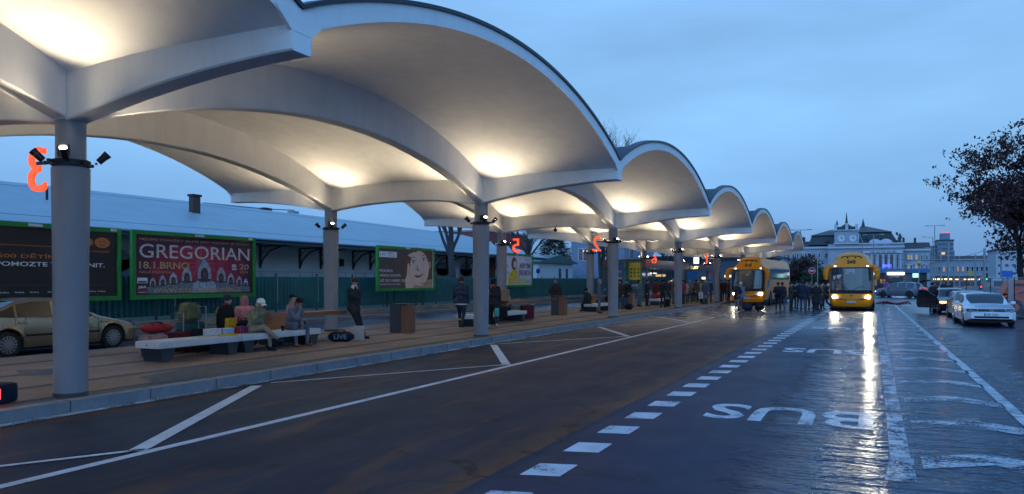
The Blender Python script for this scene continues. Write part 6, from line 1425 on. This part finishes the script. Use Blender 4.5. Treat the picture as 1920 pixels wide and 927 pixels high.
# walkers
uni, _ = person('uniformed man in dark blue with reflective hem bands behind the second column', (-11.45, 20.35, .15), 15, 'walk', ('down', 'down'), (.02, .028, .055), (.014, .017, .03), 'brown', 'short', None, None, 1.84, vox=.018, bulk=1.12)
ub = [c for c in COL.objects if c.parent == uni][0]
for z_, x_, y_, r_, mt_ in ((.82, 0, .0, .205, WHC), (.30, -.10, .24, .072, mat('reflective_yellow', (.62, .60, .05), .5))):
    m = MB(); m.lathe([(r_*.97, -.022), (r_, -.02), (r_, .02), (r_*.97, .022)], (x_, y_, z_), 20, 0, Matrix.Diagonal((1.12, .82, 1, 1)) if z_ > .5 else None); m.build('reflective_band', mt_, ub, M=Matrix.Scale(1.84/1.74/K, 4))
person('woman in black with a red hood walking with a dark bag', (-10.72, 21.1, .15), 35, 'walk', ('down', 'bag'), (.016, .014, .018), (.014, .015, .02), 'black', 'short', None, None, 1.72, vox=.016, scarf=(.40, .02, .02), shoe=(.35, .38, .42))
person('dark haired woman in black walking just behind the red hooded woman', (-11.15, 22.0, .15), 20, 'walk', ('down', 'down'), (.014, .013, .016), (.014, .013, .018), 'black', 'bun', None, None, 1.78, vox=.02)
carry('carried_bag', 'dark rucksack with a mint green flap in the walking woman\'s hand', 'bag', -10.42, 21.2, .92, BKC, .3, .18, .38, 20); t = COL.objects[-1]
t = thing('mint_bag', 'mint green pouch hanging in the walking woman\'s hand', 'bag', (-10.50, 20.98, .52), R(20)); m = MB(); m.rbox(-.09, .05, -.03, .03, 0, .26, .02); m.build('pouch', cloth('mint_cloth', (.10, .42, .33)), t)
person('old person in a long dark coat standing with back turned by the bin', (-13.0, 31.9, .15), 10, 'stand', ('pocket', 'bag'), (.016, .015, .018), (.014, .014, .016), 'grey', 'short', None, None, 1.74, long=True, bulk=1.12)
carry('hand_bag', 'black handbag held by the person in the long dark coat', 'bag', -12.72, 32.0, .92, BKC, .28, .12, .28)
person('man in black cap and coat sitting hunched on the third bench', (-12.0, 33.6, .15), 60, 'sit', ('lap', 'lap'), (.016, .016, .018), (.014, .014, .016), 'black', 'short', 'cap', (.015, .015, .018), 1.72, lean=16, seath=.43, nod=10)
person('grey haired man in denim jacket and grey trousers facing the columns', (-11.05, 32.3, .15), -70, 'stand', ('down', 'chest'), (.07, .095, .14), (.10, .10, .11), 'grey', 'bald', None, None, 1.76, seed=3)
carry('hand_bag', 'black shoulder bag carried by the man in denim jacket', 'bag', -10.72, 32.4, 1.0, BKC, .26, .14, .26, -70)
# crowd under the canopy; (px of the feet, distance, facing, arms, coat, legs, hair, style, label, extras)
crowd = [
 (1163, 37.2, 170, ('down', 'chest'), (.03, .02, .022), (.03, .05, .10), 'black', 'long', 'woman in dark brown coat just right of the third column', {}),
 (1175, 37.6, 175, ('pocket', 'down'), (.016, .016, .02), (.035, .06, .12), 'black', 'short', 'young man in black jacket and blue jeans beside the bin', {}),
 (1198, 41.6, -80, ('down', 'down'), (.05, .07, .13), (.05, .07, .12), 'brown', 'long', 'woman in blue denim seen from the side by the yellow board', {}),
 (1213, 42.2, -95, ('chest', 'down'), (.016, .014, .017), (.013, .013, .016), 'black', 'short', 'man in a long black coat with white shirt front', {'long': True}),
 (1243, 40.2, -20, ('chest', 'chest'), (.013, .014, .018), (.012, .013, .016), 'black', 'short', 'man in black seen from behind beside the wheeled cabin case', {}),
 (1230, 47, 20, ('down', 'down'), (.11, .02, .02), (.02, .02, .03), 'brown', 'short', 'person in dark red jacket behind the far bench', {}),
 (1262, 46.5, -60, ('down', 'chest'), (.07, .06, .06), (.03, .045, .08), 'grey', 'bald', 'tall grey haired man in brown grey jacket left of the fourth column', {'h': 1.84}),
 (1254, 49.5, 150, ('down', 'down'), (.03, .025, .03), (.02, .02, .03), 'brown', 'short', 'dark figure behind the tall grey haired man', {}),
 (1281, 47.5, 60, ('down', 'down'), (.22, .02, .03), (.015, .018, .04), 'black', 'short', 'person in a bright red coat at the right of the fourth column', {}),
 (1285, 49.2, 30, ('down', 'down'), (.24, .20, .15), (.02, .02, .025), 'brown', 'long', 'woman in a cream coat beside the bright red coat', {}),
 (1294, 50.5, 165, ('chest', 'pocket'), (.085, .085, .095), (.02, .02, .025), 'grey', 'bald', 'balding man in grey anorak facing the road', {'bulk': 1.12}),
 (1301, 53.5, 140, ('down', 'down'), (.03, .03, .035), (.02, .02, .025), 'brown', 'short', 'dark coated figure right of the man in grey anorak', {}),
 (1310, 51.6, 175, ('down', 'down'), (.12, .05, .045), (.02, .02, .022), 'blond', 'short', 'person in a rusty brown coat with fair hair', {}),
 (1306, 55.5, 0, ('down', 'down'), (.02, .02, .026), (.02, .02, .02), 'black', 'short', 'far figure in black between grey anorak and rusty coat', {}),
 (1323, 46.6, 172, ('down', 'bag'), (.06, .065, .11), (.11, .11, .10), 'grey', 'short', 'stout grey haired man in slate jacket carrying a white bag', {'bulk': 1.15}),
 (1330, 50.5, 200, ('down', 'down'), (.018, .02, .032), (.018, .018, .025), 'black', 'short', 'man in navy behind the stout man in slate', {}),
 (1352, 54.5, 120, ('down', 'chest'), (.04, .015, .022), (.015, .015, .02), 'black', 'short', 'person in dark plum right of the fifth column', {}),
 (1359, 57.0, 180, ('down', 'down'), (.025, .02, .025), (.015, .015, .02), 'brown', 'long', 'long haired figure far along the platform by the coach', {}),
 (1366, 55.5, -60, ('chest', 'chest'), (.07, .035, .02), (.02, .02, .02), 'brown', 'short', 'person in brown leather jacket by the left coach mirror', {}),
 (1347, 60.0, 20, ('down', 'down'), (.03, .03, .035), (.015, .015, .02), 'black', 'short', 'farthest dark figure behind the fifth column', {}),
 (1272, 53.0, 100, ('down', 'down'), (.03, .02, .03), (.015, .015, .02), 'brown', 'short', 'figure half hidden behind the fourth column', {}),
 (1316, 57.5, 90, ('down', 'down'), (.05, .02, .02), (.015, .015, .02), 'black', 'beanie' and 'short', 'distant figure in dark maroon near the shelter glass', {}),
]
for i, (px, Y, f, arms, coat, legs, hair, style, lab, kw) in enumerate(crowd):
    x = at(px, 560, Y)[0]; person(lab, (x, Y, .15), f, kw.pop('pose', 'stand'), arms, coat, legs, hair, style, seed=i, vox=.024, group='people waiting on the platform', h=kw.pop('h', 1.74), **kw)
carry('shopping_bag', 'white plastic shopping bag hanging from the stout man\'s hand', 'bag', at(1314, 560, 46.4)[0], 46.4, .98, WHC, .26, .14, .38)
road = [
 (1382, 42.6, 150, ('pocket', 'chest'), (.02, .02, .03), (.12, .13, .14), 'brown', 'short', 'man with fur collared dark parka and pale trousers beside the bags', {'hat': 'furhood', 'hatc': (.16, .11, .07), 'bulk': 1.15}),
 (1389, 44.0, 200, ('down', 'down'), (.12, .13, .15), (.03, .03, .04), 'brown', 'none', 'person in pale grey beanie behind the fur collared man', {'hat': 'beanie', 'hatc': (.40, .42, .46)}),
 (1459, 43.6, 5, ('chest', 'chest'), (.013, .016, .026), (.012, .013, .018), 'black', 'short', 'man in navy with black rucksack seen from behind beside the left coach', {'bulk': 1.15}),
 (1467, 44.6, 20, ('down', 'down'), (.02, .02, .025), (.05, .08, .14), 'black', 'short', 'person in light blue jeans just right of the rucksack man', {}),
 (1482, 43.9, -70, ('chest', 'chest'), (.025, .035, .03), (.012, .012, .015), 'brown', 'short', 'person in dark green jacket turned right towards the group', {}),
 (1488, 46.5, -40, ('down', 'down'), (.03, .016, .018), (.02, .02, .02), 'black', 'short', 'person in maroon just behind the dark green jacket', {}),
 (1505, 42.9, 2, ('chest', 'chest'), (.016, .02, .035), (.045, .065, .10), 'brown', 'short', 'broad man in navy with blue jeans in the centre of the road group', {'bulk': 1.15, 'h': 1.78}),
 (1499, 45.5, -30, ('down', 'down'), (.016, .018, .03), (.03, .03, .04), 'black', 'short', 'dark figure standing left behind the broad navy man', {'h': 1.85}),
 (1514, 45.9, 150, ('down', 'chest'), (.035, .03, .06), (.08, .03, .035), 'blond', 'short', 'person in violet blue jacket behind the broad navy man', {}),
 (1521, 47.0, 180, ('down', 'down'), (.30, .16, .05), (.03, .03, .03), 'blond', 'long', 'woman in an ochre coat in the middle of the road group', {}),
 (1530, 41.6, 10, ('chest', 'chest'), (.013, .012, .015), (.012, .012, .014), 'grey', 'bald', 'man in long black coat at the right of the road group', {'long': True, 'bulk': 1.12}),
 (1527, 46.3, 60, ('down', 'chest'), (.16, .20, .26), (.05, .05, .06), 'brown', 'short', 'person in a pale blue shirt behind the man in long black coat', {}),
 (1535, 48.0, 170, ('down', 'down'), (.25, .38, .08), (.03, .03, .03), 'black', 'short', 'worker in a yellow green high visibility jacket behind the group', {}),
 (1537, 44.8, -80, ('down', 'swing'), (.02, .025, .022), (.02, .025, .04), 'brown', 'short', 'person striding right with bent knee between the group and right coach', {'pose': 'walk'}),
 (1549, 45.3, 80, ('down', 'down'), (.03, .04, .045), (.02, .025, .04), 'brown', 'short', 'person walking left past the front corner of the right coach', {'pose': 'walk'}),
 (1545, 62.0, 100, ('down', 'down'), (.42, .03, .09), (.04, .04, .05), 'black', 'short', 'distant woman in a bright pink coat left of the right coach', {'long': True}),
 (1748, 44.2, -50, ('chest', 'chest'), (.016, .018, .026), (.012, .013, .018), 'black', 'short', 'man in dark clothes standing at the open car door', {'bulk': 1.1}),
 (1753, 58, 160, ('down', 'down'), (.03, .03, .035), (.02, .02, .02), 'black', 'short', 'figure behind the dark hatchback near the fence', {}),
 (1770, 62, 150, ('down', 'down'), (.02, .025, .03), (.02, .02, .02), 'black', 'short', 'tall dark figure standing above the dark hatchback roof', {'h': 1.84}),
 (1780, 60, 190, ('down', 'down'), (.03, .025, .03), (.02, .02, .02), 'brown', 'short', 'dark figure behind the grey car roof', {}),
 (1722, 77, 80, ('down', 'chest'), (.07, .075, .085), (.02, .02, .025), 'grey', 'long', 'person in a long grey coat at the raised tailgate', {'long': True}),
 (1658, 92, 160, ('down', 'down'), (.10, .06, .10), (.02, .02, .03), 'brown', 'short', 'passer-by in purple between the right coach and kiosk', {}),
 (1664, 93, 170, ('down', 'down'), (.30, .04, .20), (.02, .02, .03), 'brown', 'short', 'passer-by in magenta near the kiosk counter', {}),
 (1651, 92, 170, ('down', 'down'), (.03, .03, .04), (.02, .02, .03), 'brown', 'short', 'passer-by in black beside the right coach mirror', {}),
]
for i, (px, Y, f, arms, coat, legs, hair, style, lab, kw) in enumerate(road):
    x = at(px, 560, Y)[0]; person(lab, (x, Y, 0), f, kw.pop('pose', 'stand'), arms, coat, legs, hair, style, seed=i+50, vox=.024, group='people on the road and square', h=kw.pop('h', 1.74), **kw)
x = at(1459, 560, 43.3)[0]; backpack('rucksack', 'black rucksack on the back of the man beside the left coach', (x, 43.38, .78), 0, .3, .18, .44, BKC)
